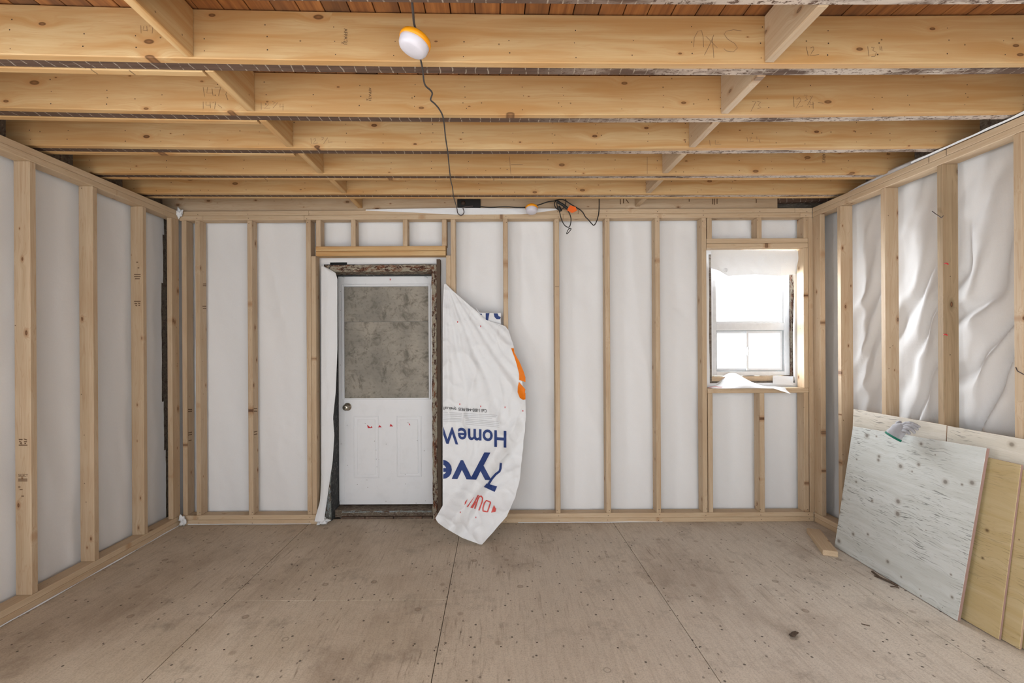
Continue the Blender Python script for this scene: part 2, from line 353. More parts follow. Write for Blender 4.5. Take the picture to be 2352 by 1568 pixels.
def text_on(name, s, x0, x1, y0, y1, fn, mat, parent, rot=0, bold=0.0, cut=None, clipx=None):
    """text stretched to a pixel box (x0..x1, top y0..bottom y1), turned by rot*90 degrees, laid on a real surface through fn(px,py)"""
    bm = text_bm(s, bold); a, b, c, d = bounds(bm)
    for v in bm.verts:
        u, t = (v.co.x-a)/(b-a), (v.co.y-c)/(d-c)
        if rot == 2: u, t = 1-u, 1-t
        if rot == 1: u, t = t, 1-u        # reads downwards
        if rot == 3: u, t = 1-t, u
        v.co = (x0+u*(x1-x0), y1+t*(y0-y1), 0)
    if clipx is not None: bmesh.ops.bisect_plane(bm, geom=bm.verts[:]+bm.edges[:]+bm.faces[:], plane_co=(clipx, 0, 0), plane_no=(1, 0, 0), clear_inner=True)
    if cut:
        q = min(x0, x1)+cut
        while q < max(x0, x1): bmesh.ops.bisect_plane(bm, geom=bm.verts[:]+bm.edges[:]+bm.faces[:], plane_co=(q, 0, 0), plane_no=(1, 0, 0)); q += cut
        q = min(y0, y1)+cut
        while q < max(y0, y1): bmesh.ops.bisect_plane(bm, geom=bm.verts[:]+bm.edges[:]+bm.faces[:], plane_co=(0, q, 0), plane_no=(0, 1, 0)); q += cut
    for v in bm.verts: v.co = fn(v.co.x, v.co.y)
    me = bpy.data.meshes.new(name); bm.to_mesh(me); bm.free(); return link(name, me, mat, parent)
def poly_on(name, polys, fn, mat, parent, cut=6):
    bm = bmesh.new()
    for pl in polys: bm.faces.new([bm.verts.new((x, y, 0)) for x, y in pl])
    bmesh.ops.triangulate(bm, faces=bm.faces[:])
    for ax in (0, 1):
        lo = min(v.co[ax] for v in bm.verts); hi = max(v.co[ax] for v in bm.verts); q = lo+cut
        no = (1, 0, 0) if ax == 0 else (0, 1, 0)
        while q < hi:
            bmesh.ops.bisect_plane(bm, geom=bm.verts[:]+bm.edges[:]+bm.faces[:], plane_co=(q if ax == 0 else 0, q if ax == 1 else 0, 0), plane_no=no); q += cut
    for v in bm.verts: v.co = fn(v.co.x, v.co.y)
    me = bpy.data.meshes.new(name); bm.to_mesh(me); bm.free(); return link(name, me, mat, parent)
def stroke_on(name, lines, fn, mat, parent, wpx=1.3, dense=0):
    """pencil strokes: thin ribbons on a surface"""
    vs, fs = [], []
    for ln in lines:
        n0 = len(vs)
        if dense: ln = [(a[0]+(b[0]-a[0])*k/dense, a[1]+(b[1]-a[1])*k/dense) for a, b in zip(ln, ln[1:]) for k in range(dense)]+[ln[-1]]
        for i, (x, y) in enumerate(ln):
            a = ln[max(0, i-1)]; b = ln[min(len(ln)-1, i+1)]; dx, dy = b[0]-a[0], b[1]-a[1]; l = math.hypot(dx, dy) or 1
            nx, ny = -dy/l*wpx/2, dx/l*wpx/2
            vs.append(fn(x+nx, y+ny)); vs.append(fn(x-nx, y-ny))
        for i in range(len(ln)-1): k = n0+2*i; fs.append((k, k+1, k+3, k+2))
    return mesh(name, vs, fs, mat, parent)
def sheet(name, nu, nv, fn, mat, parent=None, skip=None, smooth=True):
    vs = [fn(i/nu, j/nv) for j in range(nv+1) for i in range(nu+1)]; fs = []
    for j in range(nv):
        for i in range(nu):
            if skip and skip((i+.5)/nu, (j+.5)/nv): continue
            a = j*(nu+1)+i; fs.append((a, a+1, a+nu+2, a+nu+1))
    return mesh(name, vs, fs, mat, parent, None, smooth)
def nz(x, y, z=0.0, s=1.0): return noise.noise(Vector((x*s, y*s, z*s)))

# ---------------------------------------------------------------- floor
floor = root('floor', (0, 1.2, 0), 'worn plywood subfloor, stained and dented, covering the room', 'floor', 'structure')
xs = [-2.76, -1.52, -.28, .95, 2.17, 2.80]
cuts = {0: [-1.5, .9, 3.88+.03], 1: [-1.5, .2, 2.65, 3.91], 2: [-1.5, 1.43, 3.91], 3: [-1.5, .2, 2.67, 3.91], 4: [-1.5, 1.43, 3.91]}
for i in range(5):
    for a, b in zip(cuts[i], cuts[i][1:]):
        g = .0018
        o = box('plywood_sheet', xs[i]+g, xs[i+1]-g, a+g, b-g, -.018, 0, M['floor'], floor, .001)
        me = o.data; c = o.matrix_world.translation if False else PW[o.name].translation
        me.transform(Matrix.Translation((c.x, c.y, 0))); o.matrix_local = PW[floor.name].inverted() @ Matrix.Translation((0, 0, c.z)); PW[o.name] = Matrix.Translation((0, 0, c.z))
box('old_floor_base', -2.9, 2.9, -1.55, 4.25, -.06, -.018, M['scrap'], floor)
# rows of nail heads along the sheet joints
bm = bmesh.new()
def disc(bm, x, y, z, r, ax='z', n=6):
    vs = []
    for k in range(n):
        a = 2*math.pi*k/n; c, s = r*math.cos(a), r*math.sin(a)
        vs.append(bm.verts.new((x+c, y+s, z) if ax == 'z' else (x+c, z, y+s)))
    bm.faces.new(vs if ax == 'z' else vs)
for xj in xs[1:5]:
    y = 1.9
    while y < 3.85:
        for dx in (-.012, .014):
            if random.random() < .8: disc(bm, xj+dx+random.uniform(-.006, .006), y+random.uniform(-.03, .03), .0008, random.uniform(.0025, .0045))
        y += .15
for yj in (2.25, 2.65, 3.06, 3.46):
    x = -2.3
    while x < 2.3:
        if random.random() < .75: disc(bm, x+random.uniform(-.05, .05), yj+random.uniform(-.035, .035), .0008, random.uniform(.003, .006))
        x += .13
tag(bm_obj('nail_heads', bm, M['nail'], floor), kind='stuff')

# ---------------------------------------------------------------- ceiling: old floorboards above, new joists sistered to old ones, blocking
ceil = root('ceiling', (0, 1.2, 2.568), 'open ceiling of new pine joists sistered to dark old joists', 'ceiling', 'structure')
ZJ = CZ+1.14; ZT = ZJ+.196
x = -2.95; k = 0
while x < 2.95:
    wv = random.choice((.098, .10, .102)); 
    board('floorboard', (x+wv/2, -1.5, ZT+.011+random.uniform(0, .003)), (x+wv/2, 4.1, ZT+.011+random.uniform(0, .003)), (1, 0, 0), wv-.004, .02, M['boards'], ceil, .0015)
    x += wv
box('light_stop_slab', -3.02, 3.05, -1.5, 4.22, ZT+.026, ZT+.06, M['scrap'], ceil)  # unseen slab added to stop sky light leaking between the floorboards
J = [(1.47, 0.02, -.006), (1.874, .0239, -.00683), (2.295, .0205, -.0085), (2.687, .0151, -.0057), (3.087, .0155, -.0036), (3.481, .017, -.0021)]
def jd(k, x): d, a, b = J[k]; x = max(-2.9, min(2.9, x)); return d+a*x+b*x*x
joists = {}
def joist(name, k, off, x0, x1, th, mat, z0=ZJ, h=.194):
    xm = (x0+x1)/2; base = jd(k, xm)+off+th/2
    # width axis is up, so local Z points to -Y for a board running +X
    return board(name, (x0, base, z0+h/2), (x1, base, z0+h/2), (0, 0, 1), h, th, mat, ceil, .003, lambda q: -(jd(k, xm+q)+off+th/2-base), 14)
for k in range(6):
    joists[k] = joist('joist', k, 0, -2.86, 2.86, .038, M['joist'])
    joist('old_joist', k, .0405, -2.88, 2.88, .05, M['old'], ZJ+.004, .188)
    if k in (4, 5): joist('sister_joist', k, .093, -2.86, 2.86, .030, M['joist'], ZJ+.001, .192)
    elif k: joist('sister_joist', k, .093, -2.86, (-1.2, -1.19, -1.18)[k-1], .036, M['joist'], ZJ+.001, .192)
# earlier joists behind the camera
for y in (1.06, .65, .24, -.17, -.58, -.99):
    board('joist', (-2.86, y, ZJ+.097), (2.86, y, ZJ+.097), (0, 0, 1), .194, .038, M['joist'], ceil)
rim = board('joist', (-2.86, 3.849, 2.547+.105), (2.32, 3.849, 2.547+.105), (0, 0, 1), .21, .038, M['stud'], ceil)
board('old_joist', (2.33, 3.86, 2.60+.09), (2.9, 3.80, 2.60+.09), (0, 0, 1), .18, .05, M['old'], ceil)
lb = [-1.175, -1.153, -1.142, -1.117, -1.09, -1.077]; rb = [1.095, 1.119, 1.123, 1.114, 1.133, 1.150]
for k in range(6):
    for s, xx in ((-1, lb[k]-.019), (1, rb[k]+.019)):
        y1 = jd(k+1, xx)-.001 if k < 5 else 3.829
        y0 = jd(k, xx)+(.092 if k else .092)
        if k in (4, 5): y0 = jd(k, xx)+.124
        elif k and s < 0: y0 = jd(k, xx)+.130 if xx-.02 < -1.2 else jd(k, xx)+.092
        board('blocking', (xx, y0, ZJ+.0965), (xx, y1, ZJ+.0965), (0, 0, 1), .188, .038, M['joist'] if s < 0 else M['stud'], ceil)
# nail heads driven through the joist faces
for k in range(1, 6):
    bm = bmesh.new(); xx = -2.6
    while xx < 2.6:
        n = random.choice((2, 3, 3)); x2 = xx+random.uniform(-.05, .05)
        for q in range(n):
            disc(bm, x2+random.uniform(-.006, .006), ZJ+.03+q*.055+random.uniform(-.01, .01), jd(k, x2)-.0008, random.uniform(.0018, .0032), 'y')
        xx += .41*.6
    o = bm_obj('nail_heads', bm, M['nail']); o.parent = joists[k]; o.matrix_local = PW[joists[k].name].inverted(); tag(o, kind='stuff')
# pencil marks and stamps on the joist faces
def JF(k, off=.0012):
    def f(px, py):
        a, b = ray(px, py); d = J[k][0]
        for _ in range(6): d = jd(k, a*d)
        return P(px, py, d-off)
    return f
def z3(pts, ox, oy, s=3.0): return [(ox+a/s, oy+b/s) for a, b in pts]
def R3(*ls): return [z3(l, 1568, 0) for l in ls]
def L3(*ls): return [z3(l, 0, 0) for l in ls]
def M3(*ls): return [z3(l, 784, 0) for l in ls]
stroke_on('pencil_mark', R3([(75, 325), (80, 260), (105, 215), (130, 210), (140, 250), (145, 325)], [(160, 250), (240, 330)], [(215, 240), (190, 300), (150, 380)], [(205, 260), (215, 400)],
    [(405, 212), (350, 205), (300, 215), (285, 235), (310, 270), (360, 300), (378, 330), (350, 358), (300, 350), (285, 335)]), JF(1), M['pencil'], joists[1], .9)
stroke_on('pencil_mark', R3([(852, 322), (866, 385)], [(880, 330), (900, 322), (905, 340), (875, 384), (940, 376)], [(1275, 320), (1284, 388)], [(1300, 325), (1320, 325), (1310, 348), (1335, 360), (1325, 388), (1300, 390)], [(1360, 320), (1362, 345)], [(1370, 320), (1374, 352)]), JF(1), M['pencil'], joists[1], 1.1)
stroke_on('pencil_mark', R3([(765, 665), (768, 738)], [(785, 685), (805, 670), (815, 690), (780, 745), (830, 728)], [(835, 655), (860, 655), (848, 672), (862, 685), (840, 695)], [(895, 660), (860, 725)], [(880, 700), (875, 722), (905, 715)], [(898, 700), (900, 748)], [(932, 705), (970, 712)],
    [(480, 700), (505, 700), (470, 768)], [(515, 700), (538, 703), (520, 725), (540, 740), (515, 750)]), JF(2), M['pencil'], joists[2], 1.0)
stroke_on('pencil_mark', R3([(185, 965), (190, 1003)], [(225, 965), (225, 995), (265, 992)], [(443, 945), (447, 975)], [(460, 950), (475, 945), (462, 975), (490, 972)], [(510, 940), (512, 960)], [(525, 960), (535, 985)]), JF(3), M['pencil'], joists[3], .9)
stroke_on('pencil_mark', L3([(970, 175), (972, 230)], [(990, 180), (985, 210), (1015, 208)], [(1010, 178), (1014, 215)], [(1025, 180), (1052, 178), (1048, 230)]), JF(1), M['pencil'], joists[1], .8)
stroke_on('pencil_mark', L3([(1400, 600), (1408, 665)], [(1430, 600), (1425, 640), (1465, 640)], [(1460, 610), (1468, 660)], [(1480, 605), (1520, 600), (1505, 660)], [(1540, 600), (1570, 610), (1555, 650), (1570, 690)],
    [(1400, 700), (1400, 750)], [(1420, 700), (1418, 725), (1450, 724)], [(1447, 700), (1450, 745)], [(1465, 705), (1485, 700), (1478, 750)], [(1500, 720), (1530, 745)],
    [(1800, 705), (1800, 755)], [(1825, 715), (1845, 705), (1850, 720), (1820, 748), (1862, 744)], [(1875, 700), (1898, 705), (1880, 720)], [(1915, 705), (1880, 745)], [(1930, 715), (1928, 738), (1955, 735)], [(1950, 715), (1950, 760)]), JF(2), M['pencil'], joists[2], .8)
stroke_on('pencil_mark', L3([(2142, 950), (2144, 990)], [(2160, 960), (2172, 950), (2176, 965), (2155, 990), (2190, 985)], [(2215, 945), (2232, 948), (2218, 965)], [(2258, 948), (2230, 990)], [(2262, 965), (2262, 980), (2290, 978)]), JF(3), M['pencil'], joists[3], .8)
stroke_on('pencil_mark', M3([(1158, 1078), (1168, 1200)], [(1170, 1133), (1250, 1133)], [(2108, 1080), (2108, 1198)]), JF(4), M['pencil'], joists[4], .8)
text_on('lumber_stamp', "AFPA'31", 790, 798, 65, 102, JF(1), M['stamp'], joists[1], 1, .01)
text_on('lumber_stamp', "2", 785, 790, 95, 101, JF(1), M['stamp'], joists[1], 1, .01)
text_on('lumber_stamp', "AFPA'31", 847, 853, 201, 231, JF(2), M['stamp'], joists[2], 1, .01)
text_on('lumber_stamp', "2", 842, 846, 226, 231, JF(2), M['stamp'], joists[2], 1, .01)
text_on('lumber_stamp', "AFPA'31", 1888, 1896, 353, 374, JF(4), M['stamp'], joists[4], 1, .01)

# ---------------------------------------------------------------- walls
def wrapfold(u, z, seed, amp):
    return amp*(.9*nz(u*2.2, z*.35, seed)+.45*nz(u*6, z*.5, seed+9)+.3*nz(u*3+z*2.0, z*1.3, seed+4))+.003*nz(u*14, z*14, seed+2)
ZP0, ZP1 = .076, 2.469
# left wall
wl = root('wall_left', (-2.6, 1.2, 0), 'left stud wall of bare pine over white house wrap', 'wall', 'structure')
def plates(par, x0, x1, y0, y1, gapz=()):
    for z, nm in ((.019, 'bottom_plate'), (.057, 'bottom_plate'), (2.488, 'top_plate'), (2.526, 'top_plate')):
        a, b = Vector((x0, y0, z)), Vector((x1, y1, z))
        board(nm, a, b, (0, 1, 0) if abs(x1-x0) > abs(y1-y0) else (1, 0, 0), .089, .037, M['plate'], par, .0025)
plates(wl, XL-.0445, XL-.0445, -1.5, 3.80)
def vstud(par, xc, yc, wd, z0=ZP0, z1=ZP1, mat=None, name='stud', lean=0.0):
    return board(name, (xc, yc, z0), (xc+lean, yc, z1), wd, .089, .038, mat or M['stud'], par)
LS = {}
for y in (3.405, 2.981, 2.578, 2.17, 1.77, 1.5, .3, -.05, -.45, -.85, -1.25):
    LS[y] = vstud(wl, XL-.0445, y+.019, (1, 0, 0))
vstud(wl, XL-.020, 3.755, (0, 1, 0), name='corner_stud')
def lw(u, v):
    y = -1.5+5.42*u; z = .02+2.53*v
    return (XL-.104-.012-abs(wrapfold(y, z, 3.1, .030)), y-(.03 if False else 0), z)
def lskip(u, v):
    y = -1.5+5.42*u; z = .02+2.53*v
    return (.38 < y < 1.48 and .9 < z < 2.1) or y > 3.795-.035*max(0, math.sin((z-.5)*1.6))
sheet('house_wrap', 270, 90, lw, M['wrap'], wl, lskip)
for (a, b, c, d) in ((-1.5, .36, 0, 2.9), (1.5, 4.2, 0, 2.9), (.36, 1.5, 0, .9), (.36, 1.5, 2.12, 2.9)):
    box('masonry', -3.02, XL-.155, a, b, c, d, M['masonry'], wl)
# stamps on the left studs
def SXF(y, off=.001): return lambda px, py: P(px, py, y-off)
text_on('lumber_stamp', 'SELECT', 42, 64, 1088, 1095, SXF(2.578), M['stamp'], LS[2.578], 0, .01)
stroke_on('lumber_stamp', [[(43, 1009), (52, 1009)], [(55, 1008), (62, 1010)], [(44, 1013), (50, 1016)], [(55, 1014), (62, 1014)], [(43, 1022), (63, 1022)], [(46, 1018), (51, 1019)], [(56, 1018), (60, 1018)]], SXF(2.578), M['stamp'], LS[2.578], 2.4)
stroke_on('lumber_stamp', [[(42, 1100), (63, 1100)], [(42, 1104), (63, 1104)], [(42, 1118), (47, 1118)], [(45, 1124), (52, 1124)], [(49, 1139), (55, 1139)]], SXF(2.578), M['stamp'], LS[2.578], 2.2)
stroke_on('lumber_stamp', [[(308, 692), (323, 692)], [(309, 697), (315, 697)], [(317, 696), (322, 697)], [(311, 701), (315, 702)], [(318, 701), (322, 701)]], SXF(3.405), M['stamp'], LS[3.405], 2.2)
stroke_on('lumber_stamp', [[(1637, 455), (1637, 469)], [(1641, 455), (1641, 470)], [(1647, 455), (1647, 468)], [(1425, 457), (1425, 469)], [(1432, 456), (1432, 467)], [(1438, 458), (1444, 466)], [(1737, 457), (1737, 466)], [(1583, 457), (1583, 463)]], lambda a, b: P(a, b, 3.829), M['stamp'], rim, 2.2)
stroke_on('lumber_stamp', [[(308, 630), (323, 630)], [(308, 635), (323, 635)], [(310, 640), (321, 640)], [(313, 602), (317, 602)], [(316, 615), (320, 615)]], SXF(3.405), M['stamp'], LS[3.405], 2.2)

# right wall
wr = root('wall_right', (2.63, 1.2, 0), 'right stud wall with creased white house wrap behind the studs', 'wall', 'structure')
plates(wr, XR+.0445, XR+.0445, -1.5, 3.80)
for y in (3.490, 3.093, 2.694, 2.292, 1.89, 1.49, 1.09, .69, .29, -.11, -.51, -.91, -1.31):
    vstud(wr, XR+.0445, y+.019, (1, 0, 0), mat=M['old_stud'] if y == 2.694 else M['stud'])
vstud(wr, XR+.020, 3.755, (0, 1, 0), name='corner_stud')
def rw(u, v):
    y = -1.5+5.42*u; z = .02+2.53*v
    q = z+1.9*y+.22*nz(y*3, z*2, 5)+.12*nz(y*7, z*4, 8)
    st = max(0, min(1, (3.75-y)/.9))*max(.25, min(1, (2.35-z)/.7))
    s = math.sin(q*2*math.pi/.36); s2 = math.sin(q*2*math.pi/.19+1.3)
    am = .5+.5*nz(y*1.8, z*1.1, 2)
    f = st*(.25+am)*(.034*s+.010*s2)+.012*nz(y*4.5, z*1.0, 11)+.016*nz(y*2.5+z*.5, z*1.8, 3)+.004*nz(y*16, z*13, 1)
    # vertical fold beside the window corner
    f += .03*math.exp(-((y-3.6-.04*math.sin(z*2.6))/.05)**2)*(1-st*.4)
    return (XR+.147-f-.004, y, z)
sheet('house_wrap', 330, 140, rw, M['wrap'], wr, None)
box('masonry', XR+.205, 3.05, 1.0, 4.2, 0, 2.9, M['masonry'], wr)
for (a, b, c, d) in ((-1.5, -.85, 0, 2.9), (-.85, .25, 0, .9), (-.85, .25, 2.1, 2.9), (.25, 1.0, 0, 2.9)):
    box('masonry', XR+.205, 3.05, a, b, c, d, M['masonry'], wr)
# back wall
wb = root('wall_back', (0, 3.85, 0), 'back stud wall with door and window framing over white house wrap', 'wall', 'structure')
YC = YB+.0445
def hb(name, px0, px1, z, mat=None, th=.037): return board(name, (bx(px0), YC, z), (bx(px1), YC, z), (0, 1, 0), .089, th, mat or M['plate'], wb, .0025)
for z in (.019, .057):
    board('bottom_plate', (XL+.001, YC, z), (bx(729), YC, z), (0, 1, 0), .089, .037, M['plate'], wb, .0025)
    board('bottom_plate', (bx(1025), YC, z), (XR-.001, YC, z), (0, 1, 0), .089, .037, M['plate'], wb, .0025)
for z, cutx in ((2.488, (-2.56, bx(467), bx(700), bx(1295), bx(1840), XR)), (2.526, (-2.56, bx(710), bx(1330), bx(1828), XR))):
    for a, b in zip(cutx, cutx[1:]): board('top_plate', (a+.0007, YC, z), (b-.0007, YC, z), (0, 1, 0), .089, .037, M['plate'], wb, .0025)
def bstud(px0, z0=ZP0, z1=ZP1, name='stud', py=797, mat=None): # px0: left edge of the front face
    return vstud(wb, bx(px0, py)+.019, YC, (0, 1, 0), z0, z1, mat, name)
BS = {}
for p in (418, 449, 569, 704, 1036.5, 1157, 1275, 1391, 1506, 1613, 1858.5): BS[p] = bstud(p)
HD = bz(565, 870); HDB = bz(587, 870)
BS['jack'] = bstud(715.2, ZP0, HDB); bstud(1025.5, ZP0, HDB)
hd0, hd1 = bx(726), bx(1025)
for z in (HD-.019, HDB+.019): board('header', (hd0, YC, z), (hd1, YC, z), (0, 1, 0), .089, .038, M['joist'], wb)
for p in (725.5, 806, 925, 1015): BS[('c', p)] = bstud(p, HD, ZP1, 'cripple_stud', 540)
WH0 = bz(547, 1740); WH1 = bz(569, 1740)
for z in (WH0-.019, WH1+.019): board('header', (bx(1624.5), YC, z), (bx(1857.5), YC, z), (0, 1, 0), .089, .038, M['plate'], wb)
for p in (1624.5, 1739, 1846): bstud(p, WH0, ZP1, 'cripple_stud', 520)
WS = bz(891.5, 1740)
board('sill_plate', (bx(1625), YC, WS-.019), (bx(1857.5), YC, WS-.019), (0, 1, 0), .089, .038, M['plate'], wb)
for p in (1627, 1746, 1847.5): bstud(p, ZP0, WS-.038, 'cripple_stud', 1050)
bstud(1847, WS, WH1, 'jack_stud', mat=M['plate'])
# stamps
for (p, lines) in ((449, [[(466, 652), (474, 652)], [(466, 656), (474, 656)], [(465, 703), (474, 703)], [(466, 708), (474, 708)]]), (569, [[(583, 938), (591, 938)], [(583, 944), (591, 944)], [(583, 992), (591, 990)], [(583, 998), (591, 996)]])):
    xs_ = bx(p)+.038+.001
    stroke_on('lumber_stamp', lines, lambda px, py, X=xs_: PX(px, py, X), M['stamp'], BS[p], 2)
xs_ = bx(418)+.039
stroke_on('lumber_stamp', [[(432, 940), (441, 940)], [(432, 945), (441, 944)], [(432, 994), (441, 992)], [(432, 999), (441, 997)], [(433, 1012), (440, 1010)]], lambda px, py: PX(px, py, xs_), M['stamp'], BS[418], 2)
# nail heads on plates and stud ends of the back wall
bm = bmesh.new()
for xx in [bx(p)+.019 for p in (449, 569, 704, 1157, 1275, 1391, 1506, 1613, 1739, 1850)]:
    for z in (2.52, 2.484, .055, .016, .10, 2.445):
        if -1.45 < xx < -.4 and z < .2: continue
        disc(bm, xx+random.uniform(-.012, .012), z+random.uniform(-.006, .006), YB-.0008, .0032, 'y')
tag(bm_obj('nail_heads', bm, M['nail'], wb), kind='stuff')
def bw(u, v):
    xx = -2.72+5.42*u; z = .02+2.53*v
    return (xx, 3.912+abs(wrapfold(xx+.15*z, z, 7.7, .034)), z)
DX0, DX1, DZ1 = -1.425, -.447, 2.12
WX0, WX1, WZ0, WZ1 = 1.80, 2.50, 1.11, 2.19
def bskip(u, v):
    xx = -2.72+5.42*u; z = .02+2.53*v
    return (DX0 < xx < DX1 and z < DZ1) or (-1.375 < xx < -1.235 and z < 2.142) or (WX0 < xx < WX1 and WZ0 < z < WZ1)
sheet('house_wrap', 420, 150, bw, M['wrap'], wb, bskip)
for (a, b, c, d) in ((-3.0, DX0, 0, 2.9), (DX0, DX1, 2.152, 2.9), (DX1, 1.83, 0, 2.9), (1.83, 2.55, 0, 1.13), (1.83, 2.55, 2.19, 2.9), (2.55, 3.0, 0, 2.9)):
    box('masonry', a, b, 3.955, 4.22, c, d, M['masonry'], wb)

# ---------------------------------------------------------------- door
dr = root('door_1', (-.95, 3.95, 0), 'white half-glazed back door boarded over in grey, in a peeling frame', 'door', 'structure')
YD = 4.05
def D(px, py, d=YD): return P(px, py, d)
def uneven(name, x0, x1, y0, y1, z0, z1, mat, par, amp=.004, n=26, seed=1.0, axis=2):
    """an old worn timber: box with many cross-sections and a ragged outline"""
    vs, fs = [], []
    for i in range(n+1):
        t = i/n
        for a, b in ((0, 0), (1, 0), (1, 1), (0, 1)):
            j = lambda s: amp*nz(t*n*.55, s*3+a*1.7+b*2.9, seed)
            if axis == 2: vs.append((x0+(x1-x0)*a+j(1), y0+(y1-y0)*b+j(2)*.6, z0+(z1-z0)*t))
            else: vs.append((x0+(x1-x0)*t, y0+(y1-y0)*a+j(1)*.6, z0+(z1-z0)*b+j(2)))
    for i in range(n):
        for k in range(4): q = i*4; fs.append((q+k, q+(k+1)%4, q+4+(k+1)%4, q+4+k))
    fs.append((3, 2, 1, 0)); fs.append(tuple(n*4+k for k in range(4)))
    c = Vector(((x0+x1)/2, (y0+y1)/2, (z0+z1)/2)); rot = Matrix.Identity(4) if axis == 0 else Matrix.Rotation(-math.pi/2, 4, 'Y')
    mw = Matrix.Translation(c) @ rot; inv = mw.inverted()
    o = mesh(name, [inv @ Vector(v) for v in vs], fs, mat, par, mw)
    bm = bmesh.new(); bm.from_mesh(o.data); bmesh.ops.recalc_face_normals(bm, faces=bm.faces); bm.to_mesh(o.data); bm.free(); return o
d0, d1 = D(775, 900).x, D(990.5, 900).x
dz0, dz1 = D(880, 1158).z, D(880, 629).z
JX0, JX1 = -1.357, -.522
slab = box('door_slab', JX0+.003, JX1-.003, YD, YD+.04, dz0, dz1, M['door'], dr, .002)
# left-hand stiles and grooves
def frame_ring(name, x0, x1, z0, z1, wd, y0, y1, mat, par, bev=.003):
    bm = bmesh.new(); bm_box(bm, x0, x0+wd, y0, y1, z0, z1); bm_box(bm, x1-wd, x1, y0, y1, z0, z1)
    bm_box(bm, x0+wd, x1-wd, y0, y1, z0, z0+wd); bm_box(bm, x0+wd, x1-wd, y0, y1, z1-wd, z1)
    return bm_obj(name, bm, mat, par, None, bev)
def pr(x0, y0, x1, y1): a = D(x0, y1); b = D(x1, y0); return a.x, b.x, a.z, b.z
for (a, b, c, e) in ((813, 955, 870, 1098), (911, 955, 968, 1095)):
    X0, X1, Z0, Z1 = pr(a, b, c, e)
    frame_ring('panel_moulding', X0, X1, Z0, Z1, .012, YD-.004, YD+.001, M['door'], slab, .0025)
    box('raised_panel', X0+.030, X1-.030, YD-.003, YD+.001, Z0+.030, Z1-.030, M['door'], slab, .002)
X0, X1, Z0, Z1 = pr(786, 652, 988, 918)
frame_ring('glazing_frame', X0, X1, Z0, Z1, .018, YD-.010, YD+.001, M['door'], slab, .003)
X0, X1, Z0, Z1 = pr(793, 658, 984, 914)
zs = D(880, 739).z
box('window_board', X0, X1, YD-.014, YD-.004, Z0, zs-.001, M['slate'], slab, .001); box('window_board', X0, X1, YD-.014, YD-.004, zs+.001, Z1, M['slate'], slab, .001)
box('door_stile', JX0+.003, JX0+.055, YD-.006, YD+.001, dz0+.03, dz1-.02, M['door'], slab, .002)
kn = D(796, 935, YD-.03); kp = Matrix.Translation((kn.x, YD, kn.z)) @ Matrix.Rotation(math.pi/2, 4, 'X')
knob = lathe('door_knob', [(.034, 0), (.034, .004), (.030, .010), (.012, .014), (.012, .032), (.024, .040), (.0275, .050), (.025, .060), (.014, .066), (.004, .067)], 28, M['brass'], slab, kp)
lathe('keyhole', [(.006, .0672), (.006, .0685), (.003, .069)], 12, M['black'], slab, kp)
for pts in ([(843, 975), (845, 983), (853, 983)], [(853, 978), (850, 983), (856, 982)], [(872, 976), (868, 981), (877, 981)], [(897, 973), (895, 979), (903, 979)], [(938, 970), (940, 976), (943, 976)], [(895, 640), (898, 640), (896, 645)]):
    poly_on('red_scrap', [pts], lambda px, py: P(px, py, YD-.0045 if py > 700 else YD-.002), M['redmark'], slab, 50)
for hx in (785, 975):
    a = D(hx, 636); tube('curtain_hook', [Vector((a.x, YD-.002, a.z)), Vector((a.x+.02, YD-.02, a.z-.002)), Vector((a.x+.03, YD-.02, a.z-.012))], .002, M['vinylgrey'], slab)
# jambs, head, threshold
YJ = 3.87
uneven('door_jamb', -1.411, JX0, YJ, 4.10, 0, 2.10, M['peeldark'], dr, .004, 30, 2.0)
uneven('jamb_edge', -1.415, -1.362, YJ-.012, YJ, 0, 2.06, M['peelblue'], dr, .004, 40, 3.0)
uneven('door_jamb', JX1, -.482, YJ, 4.10, 0, 2.11, M['peel'], dr, .005, 60, 5.0)
uneven('jamb_edge', -.478, -.449, YJ-.016, 4.0, 0, 2.155, M['scrap'], dr, .003, 40, 8.0)
uneven('door_head', -1.40, -.48, YJ, 4.10, 2.058, 2.112, M['peel'], dr, .008, 60, 6.0, 0)
box('door_stop', JX0, JX1, YD-.02, YD+.01, 2.045, 2.06, M['peeldark'], dr, .002)
uneven('threshold', JX0, JX1, 3.95, 4.12, 0, .062, M['thresh'], dr, .006, 40, 9.0, 0)
for a, b in ((-1.30, -1.10), (-1.095, -.86), (-.855, -.62), (-.615, -.53)):
    box('old_floor_piece', a, b, 3.912, 3.95, -.015, .012, M['brick'], dr, .004)
box('backing', JX0, JX1, 4.121, 4.15, 0, 2.1, M['peeldark'], dr)
box('cavity_shade_board', -1.42, -1.18, 3.955, 4.0, 2.10, 2.16, M['black'], dr)  # black board behind the wrap hole, its colour standing in for shade
uneven('threshold_edge', JX0+.06, JX1-.02, 3.938, 3.950, .042, .054, M['peelblue'], dr, .004, 60, 12.0, 0)

